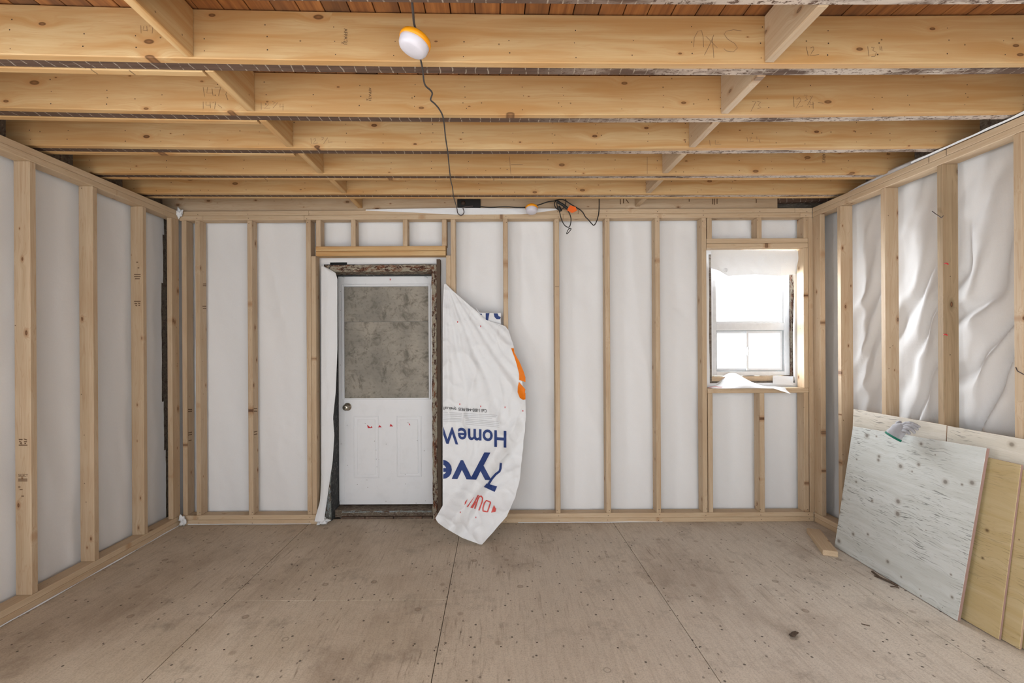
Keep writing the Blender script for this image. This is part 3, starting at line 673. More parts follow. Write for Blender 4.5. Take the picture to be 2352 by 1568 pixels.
# ---------------------------------------------------------------- window
YW = 4.02
wn = root('window_1', (2.19, YW, 1.18), 'small white vinyl window with one fixed pane over two sliding panes', 'window', 'structure')
def W(px, py, d=YW): return P(px, py, d)
def wrect(x0, y0, x1, y1, d=YW): a = W(x0, y1, d); b = W(x1, y0, d); return a.x, b.x, a.z, b.z
wx0, wx1, wz0, wz1 = wrect(1634, 600, 1813, 863)
wz1 = 2.18
bm = bmesh.new(); s_ = .044
bm_box(bm, wx0, wx0+s_, YW, YW+.09, wz0, wz1); bm_box(bm, wx1-s_, wx1, YW, YW+.09, wz0, wz1); bm_box(bm, wx0+s_, wx1-s_, YW, YW+.09, wz0, wz0+.036); bm_box(bm, wx0+s_, wx1-s_, YW, YW+.09, wz1-s_, wz1)
bm_obj('window_frame', bm, M['vinyl'], wn, None, .003)
mz1, mz0 = W(1720, 741).z, W(1720, 758).z
box('mid_rail', wx0+s_, wx1-s_, YW+.004, YW+.08, mz0, mz1, M['vinyl'], wn, .003)
ux0, ux1, uz0, uz1 = wx0+s_, wx1-s_, mz1, wz1-s_
frame_ring('upper_sash', ux0, ux1, uz0, uz1, .014, YW+.02, YW+.05, M['vinyl'], wn, .002)
box('pane', ux0+.01, ux1-.01, YW+.034, YW+.038, uz0+.01, uz1-.01, M['glass'], wn)
lx0, lx1, lz0, lz1 = wx0+s_, wx1-s_, wz0+.036, mz0
frame_ring('sliding_track', lx0, lx1, lz0, lz1, .008, YW+.012, YW+.06, M['vinylgrey'], wn, .001)
xm = W(1720, 800).x
for a, b, y in ((lx0+.008, xm+.008, YW+.040), (xm-.010, lx1-.008, YW+.018)):
    sa = frame_ring('sliding_sash', a, b, lz0+.008, lz1-.008, .020, y, y+.018, M['vinyl'], wn, .002)
    box('pane', a+.016, b-.016, y+.007, y+.011, lz0+.024, lz1-.024, M['glass'], wn)
hx = W(1720, 806).x; hz = W(1720, 806).z
bm = bmesh.new(); bm_box(bm, hx-.006, hx+.006, YW+.002, YW+.017, hz-.035, hz+.035); bm_box(bm, hx-.010, hx-.004, YW-.010, YW+.008, hz-.020, hz+.020)
bm_obj('sash_latch', bm, M['vinyl'], wn, None, .002)
bx_ = bmesh.new()
uneven('old_casing', wx1, wx1+.030, YW-.03, YW+.10, 1.13, 2.15, M['peel'], wn, .006, 40, 3.3)
uneven('old_casing', wx0-.014, wx0-.004, YW+.01, YW+.10, 1.13, 2.15, M['brick'], wn, .006, 40, 4.3)
uneven('old_sill', wx0-.03, wx1+.04, YW-.06, YW+.10, 1.128, wz0-.006, M['plate'], wn, .004, 30, 5.3, 0)

# ---------------------------------------------------------------- loose pieces of house wrap
def itp(t, pts):
    if t <= pts[0][0]: return pts[0][1]
    for (a, b), (c, d) in zip(pts, pts[1:]):
        if t <= c: return b+(d-b)*(t-a)/(c-a)
    return pts[-1][1]
RT = [(652, 1024), (668, 1041), (690, 1066), (715, 1096), (735, 1117), (748, 1160), (758, 1168), (790, 1178), (830, 1189), (850, 1195), (920, 1207), (960, 1208), (1050, 1199), (1100, 1194), (1140, 1184), (1185, 1164), (1225, 1130), (1250, 1107)]
LT = [(652, 1020), (700, 1017), (1100, 1017), (1160, 1017), (1176, 1008), (1190, 1000), (1200, 1006), (1212, 1022), (1235, 1062), (1250, 1103)]
BD = [(652, 3.780), (740, 3.770), (900, 3.735), (1050, 3.665), (1130, 3.585), (1190, 3.49), (1225, 3.43), (1250, 3.378)]
def sdl(px, py, a, b):
    ax, ay = a; bx2, by = b; l = math.hypot(bx2-ax, by-ay); return ((px-ax)*(by-ay)-(py-ay)*(bx2-ax))/l
def flapd(px, py):
    d = itp(py, BD); r = math.hypot(px-1022, py-640); th = math.atan2(px-1022, py-640)
    am = min(1, r/260)*max(.25, 1-max(0, py-900)/330)
    d -= am*(.022*(math.sin(th*26+.6)*.5+.5)+.010*(math.sin(th*61+nz(py*.012, 3)*2)*.5+.5))
    # big diagonal fold running from the right edge down to the left foot
    if py > 960:
        s = sdl(px, py, (1205, 960), (1060, 1195)); k = min(1, (py-960)/90)
        d -= k*.055*math.exp(-((s+14)/22)**2); d += k*.02*math.exp(-((s-18)/14)**2)
    d -= .014*(1-min(1, 3.2*abs(nz(px*.013+3, py*.011, 1.0))))**2+.007*(1-min(1, 2.6*abs(nz(px*.030, py*.024+8, 2.0))))**2+.006*nz(px*.06, py*.05, 5.0)
    return min(d, 3.788)
def flapP(px, py, off=0.0):
    d = flapd(px, py)-off; a, b = ray(px, py)
    if CZ+b*d < .003: d = (.003-CZ)/b
    return P(px, py, d)
fl = root('house_wrap_flap', (.0, 3.6, 0), 'large loose sheet of printed white house wrap hanging beside the door down to the floor', 'house wrap')
def flapf(u, v):
    py = 652+598*v; l, r = itp(py, LT), itp(py, RT); wob = 1.2*nz(py*.05, 7)
    return flapP(l+(r+wob-l)*u, py)
sheet('wrap_sheet', 90, 240, flapf, M['flap'], fl)
fo = lambda px, py: flapP(px, py, .0042)
text_on('printed_lettering', 'HomeW', 1003, 1163, 984, 1023, lambda x, y: fo(x, y+(x-1090)*.065), M['ink'], fl, 2, .018, 5, 1018)
text_on('printed_lettering', 'yve', 994, 1128.5, 1037, 1101, lambda x, y: fo(x, y+(x-1060)*.03), M['ink'], fl, 2, .02, 5, 1018)
Z7 = lambda *p: [(1000+a/4.9, 880+b/4.9) for a, b in p]
Z8 = lambda *p: [(1000+a/4.9, 640+b/4.9) for a, b in p]
stroke_on('printed_lettering', [Z7((738, 896), (732, 960), (722, 990), (680, 1022), (640, 1068), (598, 1135))], fo, M['ink'], fl, 5.2, 5)
poly_on('printed_lettering', [Z7((578, 1126), (695, 1160), (668, 1222), (546, 1166))], fo, M['ink'], fl)
for pl in (Z7((658, 1370), (684, 1415), (676, 1445), (626, 1455)), Z7((440, 1275), (425, 1290), (352, 1390), (366, 1394)), Z7((362, 1303), (332, 1335), (328, 1368), (345, 1350))):
    poly_on('printed_emblem', [pl], fo, M['inkred'], fl)
for pl in (Z7((622, 1338), (586, 1446), (536, 1436), (536, 1400), (552, 1345), (574, 1318), (622, 1338)), Z7((490, 1430), (527, 1330), (531, 1292), (517, 1270), (497, 1272), (480, 1300), (444, 1412)), Z7((400, 1400), (440, 1340), (484, 1256)), Z7((414, 1402), (455, 1330))):
    stroke_on('printed_letter', [pl], fo, M['inkred'], fl, 3.0, 4)
for pl in (Z8((852, 780), (883, 782), (889, 830), (945, 930), (990, 1035), (1014, 1110), (1014, 1162), (976, 1112), (942, 1138), (942, 1070), (915, 960), (885, 870)), Z8((940, 1160), (1014, 1245), (1010, 1262), (968, 1240), (967, 1258), (1008, 1282), (1014, 1290), (1014, 1358), (985, 1362), (950, 1340), (925, 1275), (928, 1210))):
    poly_on('printed_emblem', [pl], fo, M['inkorange'], fl)
text_on('printed_lettering', 'Call 1-800-448-9835  tyvek.ca/ho', 1012, 1118, 934, 944, lambda x, y: fo(x, y+(x-1065)*.06), M['inkblack'], fl, 2, .008, 8, 1018)
for i, (yy, x0) in enumerate(((948, 1142), (952, 1140), (956, 1130), (961, 1064), (964, 1064), (968, 1064), (963, 1145), (967, 1146), (971, 1147), (975, 1147))):
    xa = 1018 if i < 6 else 1069
    poly_on('printed_fine_print', [[(xa, yy-2), (x0, yy-2+(x0-1018)*.055), (x0, yy-1+(x0-1018)*.055), (xa, yy-1)]], fo, M['inkgrey'], fl, 8)
for p in ((1051, 739), (1104, 749), (1056, 928), (1104, 933), (1160, 935), (1201, 943), (1093, 1188), (1057, 1176)):
    poly_on('printed_tick', [[(p[0]-.9, p[1]-1.8), (p[0]+.9, p[1]-1.8), (p[0]+.9, p[1]+1.8), (p[0]-.9, p[1]+1.8)]], fo, M['redmark'], fl, 50)
# turned-back corner with blue print, behind the flap
def back_d(px, py): return 3.780-.006*math.sin(px*.12)
bk = lambda px, py: P(px, py, back_d(px, py))
poly_on('wrap_corner', [[(1093, 705), (1102, 718), (1151, 719), (1150, 735), (1152, 752), (1140, 760), (1118, 762), (1098, 722)]], bk, M['flap'], fl, 5)
bk2 = lambda px, py: P(px, py, back_d(px, py)-.002)
poly_on('printed_lettering', [Z8((470, 395), (527, 392), (503, 440)), Z8((566, 388), (608, 386), (592, 480), (628, 538), (610, 535), (580, 490), (566, 480)), Z8((655, 388), (700, 390), (712, 420), (737, 430), (728, 455), (690, 455), (665, 430))], bk2, M['ink'], fl)
# strip left of the door
def strip(u, v):
    py = 612+585*v
    r = itp(py, [(612, 745), (625, 770), (640, 775), (800, 775), (900, 771), (960, 765), (1000, 768), (1060, 764), (1120, 755), (1197, 744)])
    l = itp(py, [(612, 738), (1100, 738), (1150, 735), (1197, 722)])
    px = l+(r-l)*u
    d = 3.852-.012*math.sin(u*math.pi)-.006*nz(px*.09, py*.02, 4)-itp(py, [(612, 0), (1120, .0), (1197, .10)])
    return P(px, py, d)
o = sheet('house_wrap_strip', 12, 80, strip, M['flap']); tag(o, 'narrow torn strip of white house wrap hanging down the left side of the door frame', 'house wrap')
# crumpled bits
def crumple(name, c, s, seed, mat, label, cat='house wrap', rot=0.0):
    bm = bmesh.new(); bmesh.ops.create_icosphere(bm, subdivisions=4, radius=1)
    for v in bm.verts:
        p = v.co.copy(); r = 1+.75*nz(p.x*1.6, p.y*1.6, p.z*1.6+seed)+.35*nz(p.x*4+seed, p.y*4, p.z*4); r = max(.25, r)
        v.co = Vector((p.x*r*s[0], p.y*r*s[1], p.z*r*s[2]))
    zmin = min(v.co.z for v in bm.verts)
    o = bm_obj(name, bm, mat, None, Matrix.Translation(c) @ Matrix.Rotation(rot, 4, 'Z'), 0, 1, True); return tag(o, label, cat), zmin
o, zm = crumple('crumpled_house_wrap', (0, 0, 0), (.045, .028, .028), 2.0, M['flap'], 'crumpled white scrap of house wrap on the floor left of the door')
q = PZ(742, 1204, 0); o.location = (q.x, q.y-.01, -zm)
o, zm = crumple('crumpled_house_wrap', (0, 0, 0), (.026, .018, .038), 5.0, M['flap'], 'small crumpled scrap of house wrap in the left back corner at the floor')
o.location = (XL+.035, YB-.03, -zm)
o, zm = crumple('crumpled_house_wrap', (XL+.02, YB-.025, 2.52), (.022, .014, .036), 8.0, M['flap'], 'small crumpled scrap of house wrap at the top of the left back corner')
# edges of wrap sticking out below the bottom plates
def lip(name, p0, p1, nrm, label, seed, hh=.012, cat='house wrap', z=.002, out=.014):
    p0, p1 = Vector(p0), Vector(p1); nrm = Vector(nrm); L = (p1-p0).length
    def f(u, v):
        w_ = (.35+.65*abs(nz(u*L*2.2, seed)*1.8))*out
        p = p0.lerp(p1, u)+nrm*(v*w_); p.z = z+hh*(.5+.5*nz(u*L*4, seed, 2))*math.sin(v*math.pi*.9)*.8*(1 if v < 1 else 0)+.001; return p
    o = sheet(name, int(L*50), 5, f, M['flap']); return tag(o, label, cat)
lip('house_wrap_edge', (XL+.002, 2.0, 0), (XL+.002, 3.77, 0), (1, 0, 0), 'thin wavy edge of house wrap poking out under the left wall bottom plate', 1.0)
lip('house_wrap_edge', (XL+.06, YB-.002, 0), (-1.50, YB-.002, 0), (0, -1, 0), 'thin wavy edge of house wrap under the back wall plate left of the door', 2.0, out=.010)
lip('house_wrap_edge', (.18, YB-.002, 0), (1.35, YB-.002, 0), (0, -1, 0), 'thin torn edge of house wrap under the back wall plate right of the door', 3.0, out=.009)
# wrap lapping over the top plates
def toplap(name, px0, px1, top, bot, label, seed, d=3.796):
    def f(u, v):
        px = px0+(px1-px0)*u; t = top(px); b = bot(px); py = b+(t-b)*v
        return P(px, py, d-.004*v-.006*abs(nz(px*.03, v*2, seed)))
    return tag(sheet(name, 80, 6, f, M['flap']), label, 'house wrap')
toplap('house_wrap_lap', 840, 1290, lambda x: itp(x, [(840, 481), (1050, 477), (1290, 479)]), lambda x: itp(x, [(840, 483.5), (950, 488), (1050, 493), (1200, 492), (1290, 481)]), 'white band of house wrap lapping over the back wall top plate beneath the black box', 3.0)
def bulge(u, v):
    px = 1938+95*u; py = 470-58*v
    a = math.sin(u*math.pi)**.5
    y = 3.45-.75*u; z = 2.55+.07*a*v
    return (XR+.02+.10*v-.03*math.sin(v*3.14)+.008*nz(u*6, v*4, 2), y, z)
tag(sheet('house_wrap_lap', 30, 12, bulge, M['flap']), 'puffed fold of house wrap on the right wall top plate near the back corner', 'house wrap')
def rlap(u, v):
    y = 1.9+1.0*u; return (XR+.003-.004*v, y, 2.546+.02*v*(.5+.5*nz(u*7, 1))+.004)
tag(sheet('house_wrap_lap', 40, 3, rlap, M['flap']), 'thin white edge of house wrap along the right wall top plate near the camera', 'house wrap')
# pieces round the window
def wtop(u, v):
    px = 1633+208*u; b = itp(px, [(1633, 616), (1650, 621), (1672, 634), (1735, 630), (1792, 634), (1830, 629), (1841, 618)]); t = 572+.02*(px-1633)
    py = t+(b-t)*v
    d = 3.87+.05*v-.035*math.sin(v*math.pi)*(.6+.4*nz(px*.02, 1))+.008*nz(px*.06, py*.05, 3)
    return P(px, py, d)
wt = root('house_wrap_curtain', P(1735, 580, 3.9), 'backlit flap of house wrap hanging over the top of the window', 'house wrap')
sheet('wrap_sheet', 60, 20, wtop, M['thinwrap'], wt)
pc = P(1667, 620, 3.80)
text_on('printed_mark', 'R', 1664.5, 1669, 617, 623, lambda a, b: P(a, b, 3.862), M['inkgrey'], wt, 2, .0)
stroke_on('printed_mark', [[(1667+4.2*math.cos(t*.4), 620+4.2*math.sin(t*.4)) for t in range(17)]], lambda a, b: P(a, b, 3.862), M['inkgrey'], wt, .8)
def wside(u, v):
    py = 575+310*v; l = itp(py, [(575, 1830), (640, 1831), (680, 1824), (760, 1821), (885, 1822)]); px = l+(1845-l)*u
    return P(px, py, 3.96-.06*u-.02*math.sin(u*3.14+nz(py*.01, 2)*2)+.006*nz(px*.1, py*.03))
tag(sheet('house_wrap_strip', 10, 50, wside, M['thinwrap']), 'creased strip of house wrap along the right side of the window', 'house wrap')
def wleft(u, v):
    py = 573+315*v; px = 1612+25*u; return P(px, py, 3.90+.105*u+.005*nz(py*.03, u*2, 6))
tag(sheet('house_wrap_strip', 6, 50, wleft, M['flap']), 'straight strip of house wrap lining the left side of the window', 'house wrap')
def wsill(u, v):
    # lies on the sill, arches up in the middle and curls over the front at the right
    X0 = P(1628, 888, 3.84).x; X1 = P(1790, 888, 3.84).x; xx = X0+(X1-X0)*u
    arch = .115*math.exp(-((u-.45)/.23)**2)
    t = v; y = 3.985-.22*t*(1 if u < .5 else 1+.25*(u-.5)); z = WS+.004+arch*(1-t)**.8*1.0+.012*nz(u*4, v*3, 8)*(1-t)
    z -= .045*max(0, (u-.78)/.22)*max(0, (t-.7)/.3)
    if y > YB-.004: z = max(z, WS+.003)
    return (xx+.03*t*u, y, z)
tag(sheet('house_wrap_piece', 40, 20, wsill, M['flap']), 'curled white piece of house wrap arching over the window sill', 'house wrap')
tag(sheet('house_wrap_piece', 12, 6, lambda u, v: P(1775+47*u, 882-20*v+2*u, 3.90+.06*v), M['flap']), 'small flat piece of house wrap at the right end of the window sill', 'house wrap')
tube('red_thread_', [P(1627, 889.5, 3.795), P(1640, 887, 3.80), P(1655, 889, 3.81), P(1665, 889, 3.82)], .0015, M['redmark']).name = 'red_thread'
tag(bpy.data.objects['red_thread'], 'short red thread lying at the left end of the window sill', 'thread')

# ---------------------------------------------------------------- work lights and cords
def work_light(c, ax, r, label):
    z = Vector(ax).normalized(); x_ = z.orthogonal().normalized(); y_ = z.cross(x_)
    mw = Matrix(((x_.x, y_.x, z.x, c[0]), (x_.y, y_.y, z.y, c[1]), (x_.z, y_.z, z.z, c[2]), (0, 0, 0, 1)))
    o = bpy.data.objects.new('work_light', None); C.objects.link(o); o.matrix_world = mw; PW[o.name] = mw
    tag(o, label, 'light', 'work lights on the cord')
    lathe('housing', [(r*.3, .026), (r*.80, .024), (r*.98, .017), (r*1.04, .008), (r*1.04, -.003)], 40, M['orange'], o, mw)
    lathe('diffuser', [(r*1.0, 0), (r*.985, -.010), (r*.95, -.022), (r*.86, -.031), (r*.72, -.035), (r*.25, -.038), (r*.05, -.038)], 40, M['diffuser'], o, mw)
    bm = bmesh.new()
    for k in range(40):
        a = 2*math.pi*k/40; p = [Vector((math.cos(a+e)*r*q, math.sin(a+e)*r*q, h)) for e, q, h in ((-.03, 1.0, .003), (.03, 1.0, .003), (.03, 1.03, .003), (-.03, 1.03, .003), (-.03, 1.0, .010), (.03, 1.0, .010), (.03, 1.0, .011), (-.03, 1.0, .011))]
        v = [bm.verts.new(q) for q in p]
        bm.faces.new((v[0], v[1], v[2], v[3])); bm.faces.new((v[3], v[2], v[5], v[4]))
    tag(bm_obj('grip_ribs', bm, M['orange'], o, mw), kind='stuff')
    h = [mw @ Vector(q) for q in ((-.010, 0, .024), (-.010, 0, .040), (0, 0, .046), (.010, 0, .040), (.010, 0, .024))]
    tube('hanging_loop', h, .003, M['orange'], o); return mw
c1 = P(953, 97, 1.70)
mw1 = work_light(c1, (.36, .02, .95), .056, 'larger orange-backed round work light hanging below the nearest joist')
c2 = P(1221, 479, 3.68)
mw2 = work_light(c2, (.05, .25, .95), .047, 'small orange-backed round work light hanging against the back wall top plate')
def cd(px, py):
    h = (CY-py)/F; return min(1.12/h, 3.765)
lc = [(965, 132), (969, 150), (972, 165), (973, 185), (977, 198), (988, 206), (994, 214), (990, 224), (988, 230), (999, 238), (1011, 253), (1018, 268), (1021, 290), (1023, 315), (1028, 345), (1031, 375), (1034, 405), (1036, 418), (1040, 432), (1041, 450), (1046, 466), (1050, 480)]
crd = root('lamp_cord', P(953, 60, 1.65), 'long thin dark cord running down through the larger work light to the black box', 'cord')
tube('cord', [P(944, -30, 1.52), P(946, 0, 1.55), P(949, 30, 1.61), P(951, 60, 1.68), mw1 @ Vector((0, 0, .03))], .0042, M['cordgrey'], crd)
tube('cord', [P(962, 126, 1.74)]+[P(a, b, cd(a, b)) for a, b in lc], .0036, M['cordgrey'], crd)
hk = [(1050, 480), (1050, 487), (1054, 493), (1060, 495), (1065, 491), (1066, 485), (1063, 478), (1064, 476), (1072, 474), (1086, 473)]
tube('hook_wire', [P(a, b, 3.765) for a, b in hk], .0036, M['wire'], crd)
bxp = root('junction_box', P(1077, 468, 3.825), 'flat black rectangular box fixed to the rim joist at the back', 'box')
a = P(1050.5, 480, 3.82); b = P(1103.5, 457.5, 3.82)
box('cover', a.x, b.x, 3.812, 3.8295, 2.549, b.z, M['black'], bxp, .002)
q = P(1064, 466, 3.81); lathe('bulb_socket', [(.018, 0), (.018, .006), (.012, .010), (.010, .012), (.004, .012)], 18, M['nail'], bxp, Matrix.Translation((q.x, 3.8125, q.z)) @ Matrix.Rotation(math.pi/2, 4, 'X'))
Z4 = lambda *p, d=3.76: [P(1020+a/5.88, 400+b/5.88, d) for a, b in p]
pw = root('power_cord', P(1290, 475, 3.75), 'black power cord with tangled coil and plug hanging atop the back wall', 'cord')
tube('cord', Z4((490, 435), (560, 445), (640, 449), (750, 440), (860, 437), (960, 448), (1040, 450), (1130, 448), d=3.77), .0038, M['black'], pw)
tube('cord', Z4((1250, 422), (1310, 405), (1380, 378), (1440, 366), (1500, 362), (1540, 345), d=3.76), .0042, M['black'], pw)
tube('cord', Z4((1500, 355), (1560, 338), (1620, 345), (1660, 370), (1710, 405), (1780, 445), (1840, 480), (1880, 520), (1905, 575), (1950, 615), (1990, 665), (2020, 695), (2045, 670), (2070, 610), (2090, 530), (2095, 430), (2095, 330), (2088, 260), (2095, 200), (2130, 140), (2195, 90), d=3.755), .0040, M['black'], pw)
tube('cord', [Z4((1530, 345), (1490, 375), (1490, 420), (1515, 465), (1560, 490), (1600, 470), (1635, 420), (1648, 370), (1640, 335), d=3.74), Z4((1535, 350), (1520, 390), (1530, 440), (1560, 500), (1575, 580), (1600, 650), (1640, 705), (1690, 722), (1710, 670), (1716, 600), (1700, 540), (1670, 490), (1640, 440), d=3.735)], .0036, M['black'], pw)
tube('connector', Z4((1525, 365), (1560, 390), (1600, 410), (1640, 440), (1665, 462), d=3.725), .011, M['black'], pw)
tube('plug', Z4((1540, 440), (1560, 465), (1575, 500), d=3.73), .014, M['black'], pw)
tg = Z4((1700, 420), (1775, 440), (1797, 490), (1730, 523), (1660, 487), d=3.72)
vs = tg+[p+Vector((0, .002, 0)) for p in tg]; mesh('warning_tag', vs, [(0, 1, 2, 3, 4), (9, 8, 7, 6, 5)]+[(i, i+5, (i+1)%5+5, (i+1)%5) for i in range(5)], M['tag'], pw)
tube('snap_hook', Z4((1690, 725), (1670, 760), (1652, 800), (1662, 808), (1690, 775), (1722, 735), (1700, 728), (1690, 740), d=3.735), .003, M['black'], pw)

# ---------------------------------------------------------------- leaning plywood
def lean_sheet(name, bl, br, lean_top, h, th, mat, label, edge=M['ply_edge'], tilt=0.0, z0=0.0, dh=0.0, vert=False):
    """bl, br: bottom corners on the floor (far, near); top pushed towards the wall by lean_top over height h"""
    bl, br = Vector(bl), Vector(br); u = (br-bl); L = u.length; u.normalize()
    up = Vector((lean_top, 0, math.sqrt(max(.01, h*h-lean_top*lean_top)))).normalized(); up = (up-u*up.dot(u)).normalized(); n = u.cross(up)
    if n.x > 0: n = -n
    mw = Matrix(((u.x, up.x, n.x, 0), (u.y, up.y, n.y, 0), (u.z, up.z, n.z, 0), (0, 0, 0, 1))); mw.translation = (bl+br)/2+up*h/2+Vector((0, 0, z0))
    bm = bmesh.new(); hh = h/2; d = tilt
    v = [bm.verts.new(p) for p in ((-L/2, -hh, -th), (L/2, -hh, -th), (L/2+d, hh+dh, -th), (-L/2+d, hh-dh, -th), (-L/2, -hh, 0), (L/2, -hh, 0), (L/2+d, hh+dh, 0), (-L/2+d, hh-dh, 0))]
    for i, q in enumerate(((3,2,1,0),(4,5,6,7),(0,1,5,4),(1,2,6,5),(2,3,7,6),(3,0,4,7))):
        f = bm.faces.new([v[k] for k in q]); f.material_index = 0 if i in (0, 1) else 1
    bmesh.ops.recalc_face_normals(bm, faces=bm.faces)
    o = bm_obj(name, bm, [mat, edge], None, mw, .0012); return tag(o, label, 'plywood', 'plywood sheets leaning on the right wall'), mw
fb, ft = .004, 0
o1, mwf = lean_sheet('plywood_sheet', (2.398, 3.318, fb), (2.374, 2.412, fb), .098, .886, .017, M['ply_grey'], 'knotty grey-washed plywood sheet in front of the others, leaning on the right wall', tilt=.052, dh=.022)
EP = plain('pale_plywood_edge', (.50, .36, .26), .8)
lean_sheet('plywood_sheet', (2.424, 3.20, fb), (2.421, 2.257, fb), .085, .853, .012, M['ply_yellow'], 'yellow plywood sheet showing right behind the grey-washed sheet', tilt=.024)
lean_sheet('plywood_sheet', (2.445, 3.10, fb), (2.440, 2.185, fb), .078, .83, .011, M['ply_yellow'], 'narrow-showing yellow plywood sheet second behind the grey-washed one', EP, tilt=.02)
lean_sheet('plywood_sheet', (2.466, 3.00, fb), (2.462, 1.75, fb), .070, .81, .010, M['ply_yellow'], 'yellow plywood sheet rearmost at the bottom right edge of the photo', EP, tilt=.0)
lean_sheet('plywood_sheet', (2.516, 3.35, fb), (2.512, 2.655, fb), .046, .968, .008, M['ply_pale'], 'tall pale plywood sheet at the back, its left corner above the grey-washed sheet', EP)
lean_sheet('plywood_sheet', (2.512, 2.650, fb), (2.506, 1.60, fb), .046, .966, .008, M['ply_pale'], 'tall pale plywood sheet at the back, running out of the photo on the right', EP)

# ---------------------------------------------------------------- work glove over the grey sheet's top edge
def skin(name, chains, mat, parent, sub=1):
    vs, es, rs = [], [], []
    for ch in chains:
        start = None
        for i, (p, r) in enumerate(ch):
            if i == 0 and isinstance(p, int): start = p; continue
            vs.append(tuple(p)); rs.append(r)
            k = len(vs)-1
            if i == 0: start = k
            elif start is not None: es.append((start, k)); start = k
    me = bpy.data.meshes.new(name); me.from_pydata(vs, es, []); o = bpy.data.objects.new('tmp', me); C.objects.link(o)
    m = o.modifiers.new('s', 'SKIN'); m.use_smooth_shade = True
    for i, sv in enumerate(me.skin_vertices[0].data):
        r = rs[i]; sv.radius = r if isinstance(r, tuple) else (r, r); sv.use_root = (i == 0)
    s = o.modifiers.new('u', 'SUBSURF'); s.levels = sub; s.render_levels = sub
    dg = bpy.context.evaluated_depsgraph_get(); res = bpy.data.meshes.new_from_object(o.evaluated_get(dg)); bpy.data.objects.remove(o)
    return res
GX = lambda a, b, x: PX(1680+a/2.347, 900+b/2.347, x)
gl = root('work_glove', GX(920, 205, 2.47), 'grey knit work glove with green cuff draped over the top of the plywood', 'glove')
def loft(name, rings, mat, par, n=28, wob=.0025, cap=True):
    vs, fs = [], []
    for c, hw, ht in rings:
        for k in range(n):
            a = 2*math.pi*k/n; p = c+hw*math.cos(a)+ht*math.sin(a); q = nz(p.x*55, p.y*55, p.z*55)*wob*2+nz(p.x*25, p.y*25, p.z*25+7)*wob*2
            vs.append(p+(p-c).normalized()*q)
    for i in range(len(rings)-1):
        for k in range(n): fs.append((i*n+k, i*n+(k+1)%n, (i+1)*n+(k+1)%n, (i+1)*n+k))
    if cap: fs.append(tuple((len(rings)-1)*n+k for k in range(n)))
    return mesh(name, vs, fs, mat, par, None, True)
def grg(cx_, cy_, dx_, dy_, x, t):
    c = GX(cx_, cy_, x); hw = GX(cx_+dx_, cy_+dy_, x)-c; return c, hw, Vector((-.82, -.2, .2)).normalized()*t
R_ = [grg(873, 238, 40, 24, 2.428, .017), grg(880, 226, 38, 25, 2.430, .018), grg(890, 214, 34, 26, 2.434, .021), grg(904, 202, 30, 27, 2.440, .022), grg(920, 193, 24, 27, 2.446, .021), grg(936, 189, 17, 25, 2.450, .018), grg(946, 189, 9, 16, 2.452, .010)]
loft('knit_palm', R_, M['glove'], gl, cap=True)
for nm, ch in (('index_finger', [(925, 176, 2.446, .013), (948, 168, 2.448, .0125), (968, 168, 2.450, .0115), (990, 176, 2.452, .0105), (1018, 191, 2.452, .007)]),
               ('middle_finger', [(930, 186, 2.444, .0135), (955, 180, 2.442, .0125), (978, 184, 2.444, .0115), (998, 196, 2.448, .010), (1006, 206, 2.450, .007)]),
               ('ring_finger', [(930, 197, 2.438, .013), (952, 194, 2.434, .0125), (972, 200, 2.436, .0115), (984, 214, 2.440, .010), (986, 226, 2.442, .007)]),
               ('little_finger', [(922, 210, 2.434, .012), (940, 210, 2.430, .0115), (955, 218, 2.430, .010), (962, 230, 2.432, .0075)]),
               ('thumb', [(893, 194, 2.444, .014), (890, 178, 2.450, .013), (898, 166, 2.452, .012), (914, 160, 2.452, .0085)])):
    me = skin(nm, [[(GX(a, b, x), q) for a, b, x, q in ch]], None, None, 2)
    for v in me.vertices: v.co = v.co+v.normal*.0022*nz(v.co.x*90, v.co.y*90, v.co.z*90)
    link(nm, me, M['glove'], gl, None, True)
c0, w0, t0 = R_[0]; off = GX(869, 244, 2.426)-c0
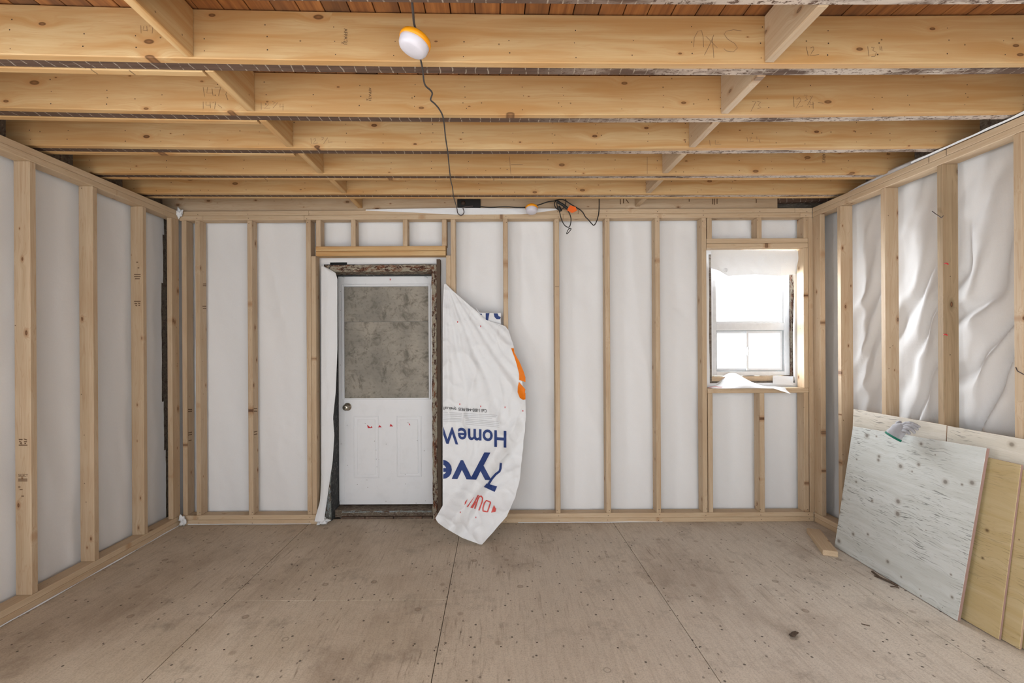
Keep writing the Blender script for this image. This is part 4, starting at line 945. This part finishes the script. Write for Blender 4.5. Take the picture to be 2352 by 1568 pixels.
loft('cuff', [(c0+off*q, w0*e, t0*e) for q, e in ((-.6, 1.04), (0, 1.08), (.6, 1.09), (1.0, 1.06), (1.0, .94), (.2, .90), (-.8, .85))], M['green'], gl, 28, .001, False)

# ---------------------------------------------------------------- offcut, splinters, scraps, bent wires
o = board('lumber_offcut', (2.262, 3.167, .0195), (2.41, 3.553, .0195), (1, -.38, 0), .089, .038, M['plate'], None)
tag(o, 'short pine lumber offcut lying on the floor left of the leaning plywood', 'lumber')
def splinter(pts, r, label, k, cat='splinter'):
    o = tube('wood_splinter', [PZ(a, b, r*.9+z) for a, b, z in pts], r, M['scrap'], None, 1, False); tag(o, label, cat); return o
splinter([(2003, 1312, 0), (2022, 1326, .004), (2045, 1336, .003), (2062, 1345, 0)], .0055, 'long dark wood splinter on the floor under the grey-washed plywood', 0)
splinter([(2008, 1322, 0), (2030, 1330, .0), (2050, 1338, 0)], .004, 'thin dark splinter lying just before the longest splinter under the plywood', 1)
splinter([(2045, 1346, 0), (2056, 1347, .006), (2065, 1350, 0)], .0035, 'short reddish splinter at the near end of the splinters under the plywood', 2)
splinter([(1978, 1432, 0), (1998, 1437, 0)], .002, 'tiny dark sliver on the bare floor before the plywood', 3)
sc_ = crumple('torn_scrap', (0, 0, 0), (.028, .012, .006), 11.0, M['scrap'], 'small dark torn scrap on the floor at lower right', 'scrap', .6); q = PZ(1822, 1460, 0); sc_[0].location = (q.x, q.y, -sc_[1]+.0005)
def wire(pts, x, label):
    o = tube('bent_wire', [PX(a, b, x) for a, b in pts], .0022, M['wire'], None, 1, False); tag(o, label, 'wire')
wire([(2141, 485), (2150, 492), (2162, 500), (2167, 495)], 2.575, 'bent wire sticking out high on the weathered right wall stud')
wire([(2333, 843), (2337, 852), (2352, 860), (2362, 862)], 2.575, 'bent wire sticking out of the stud at the right edge of the photo')
for (a, b, lab) in ((2170, 605, 'upper'), (2168, 768, 'lower')):
    o = tube('red_wire', [PX(a, b, 2.58), PX(a+4, b-1, 2.572), PX(a+8, b+2, 2.58)], .0035, M['redmark'], None, 1, False); tag(o, lab+' of two short red wire ends on the weathered right wall stud', 'wire')
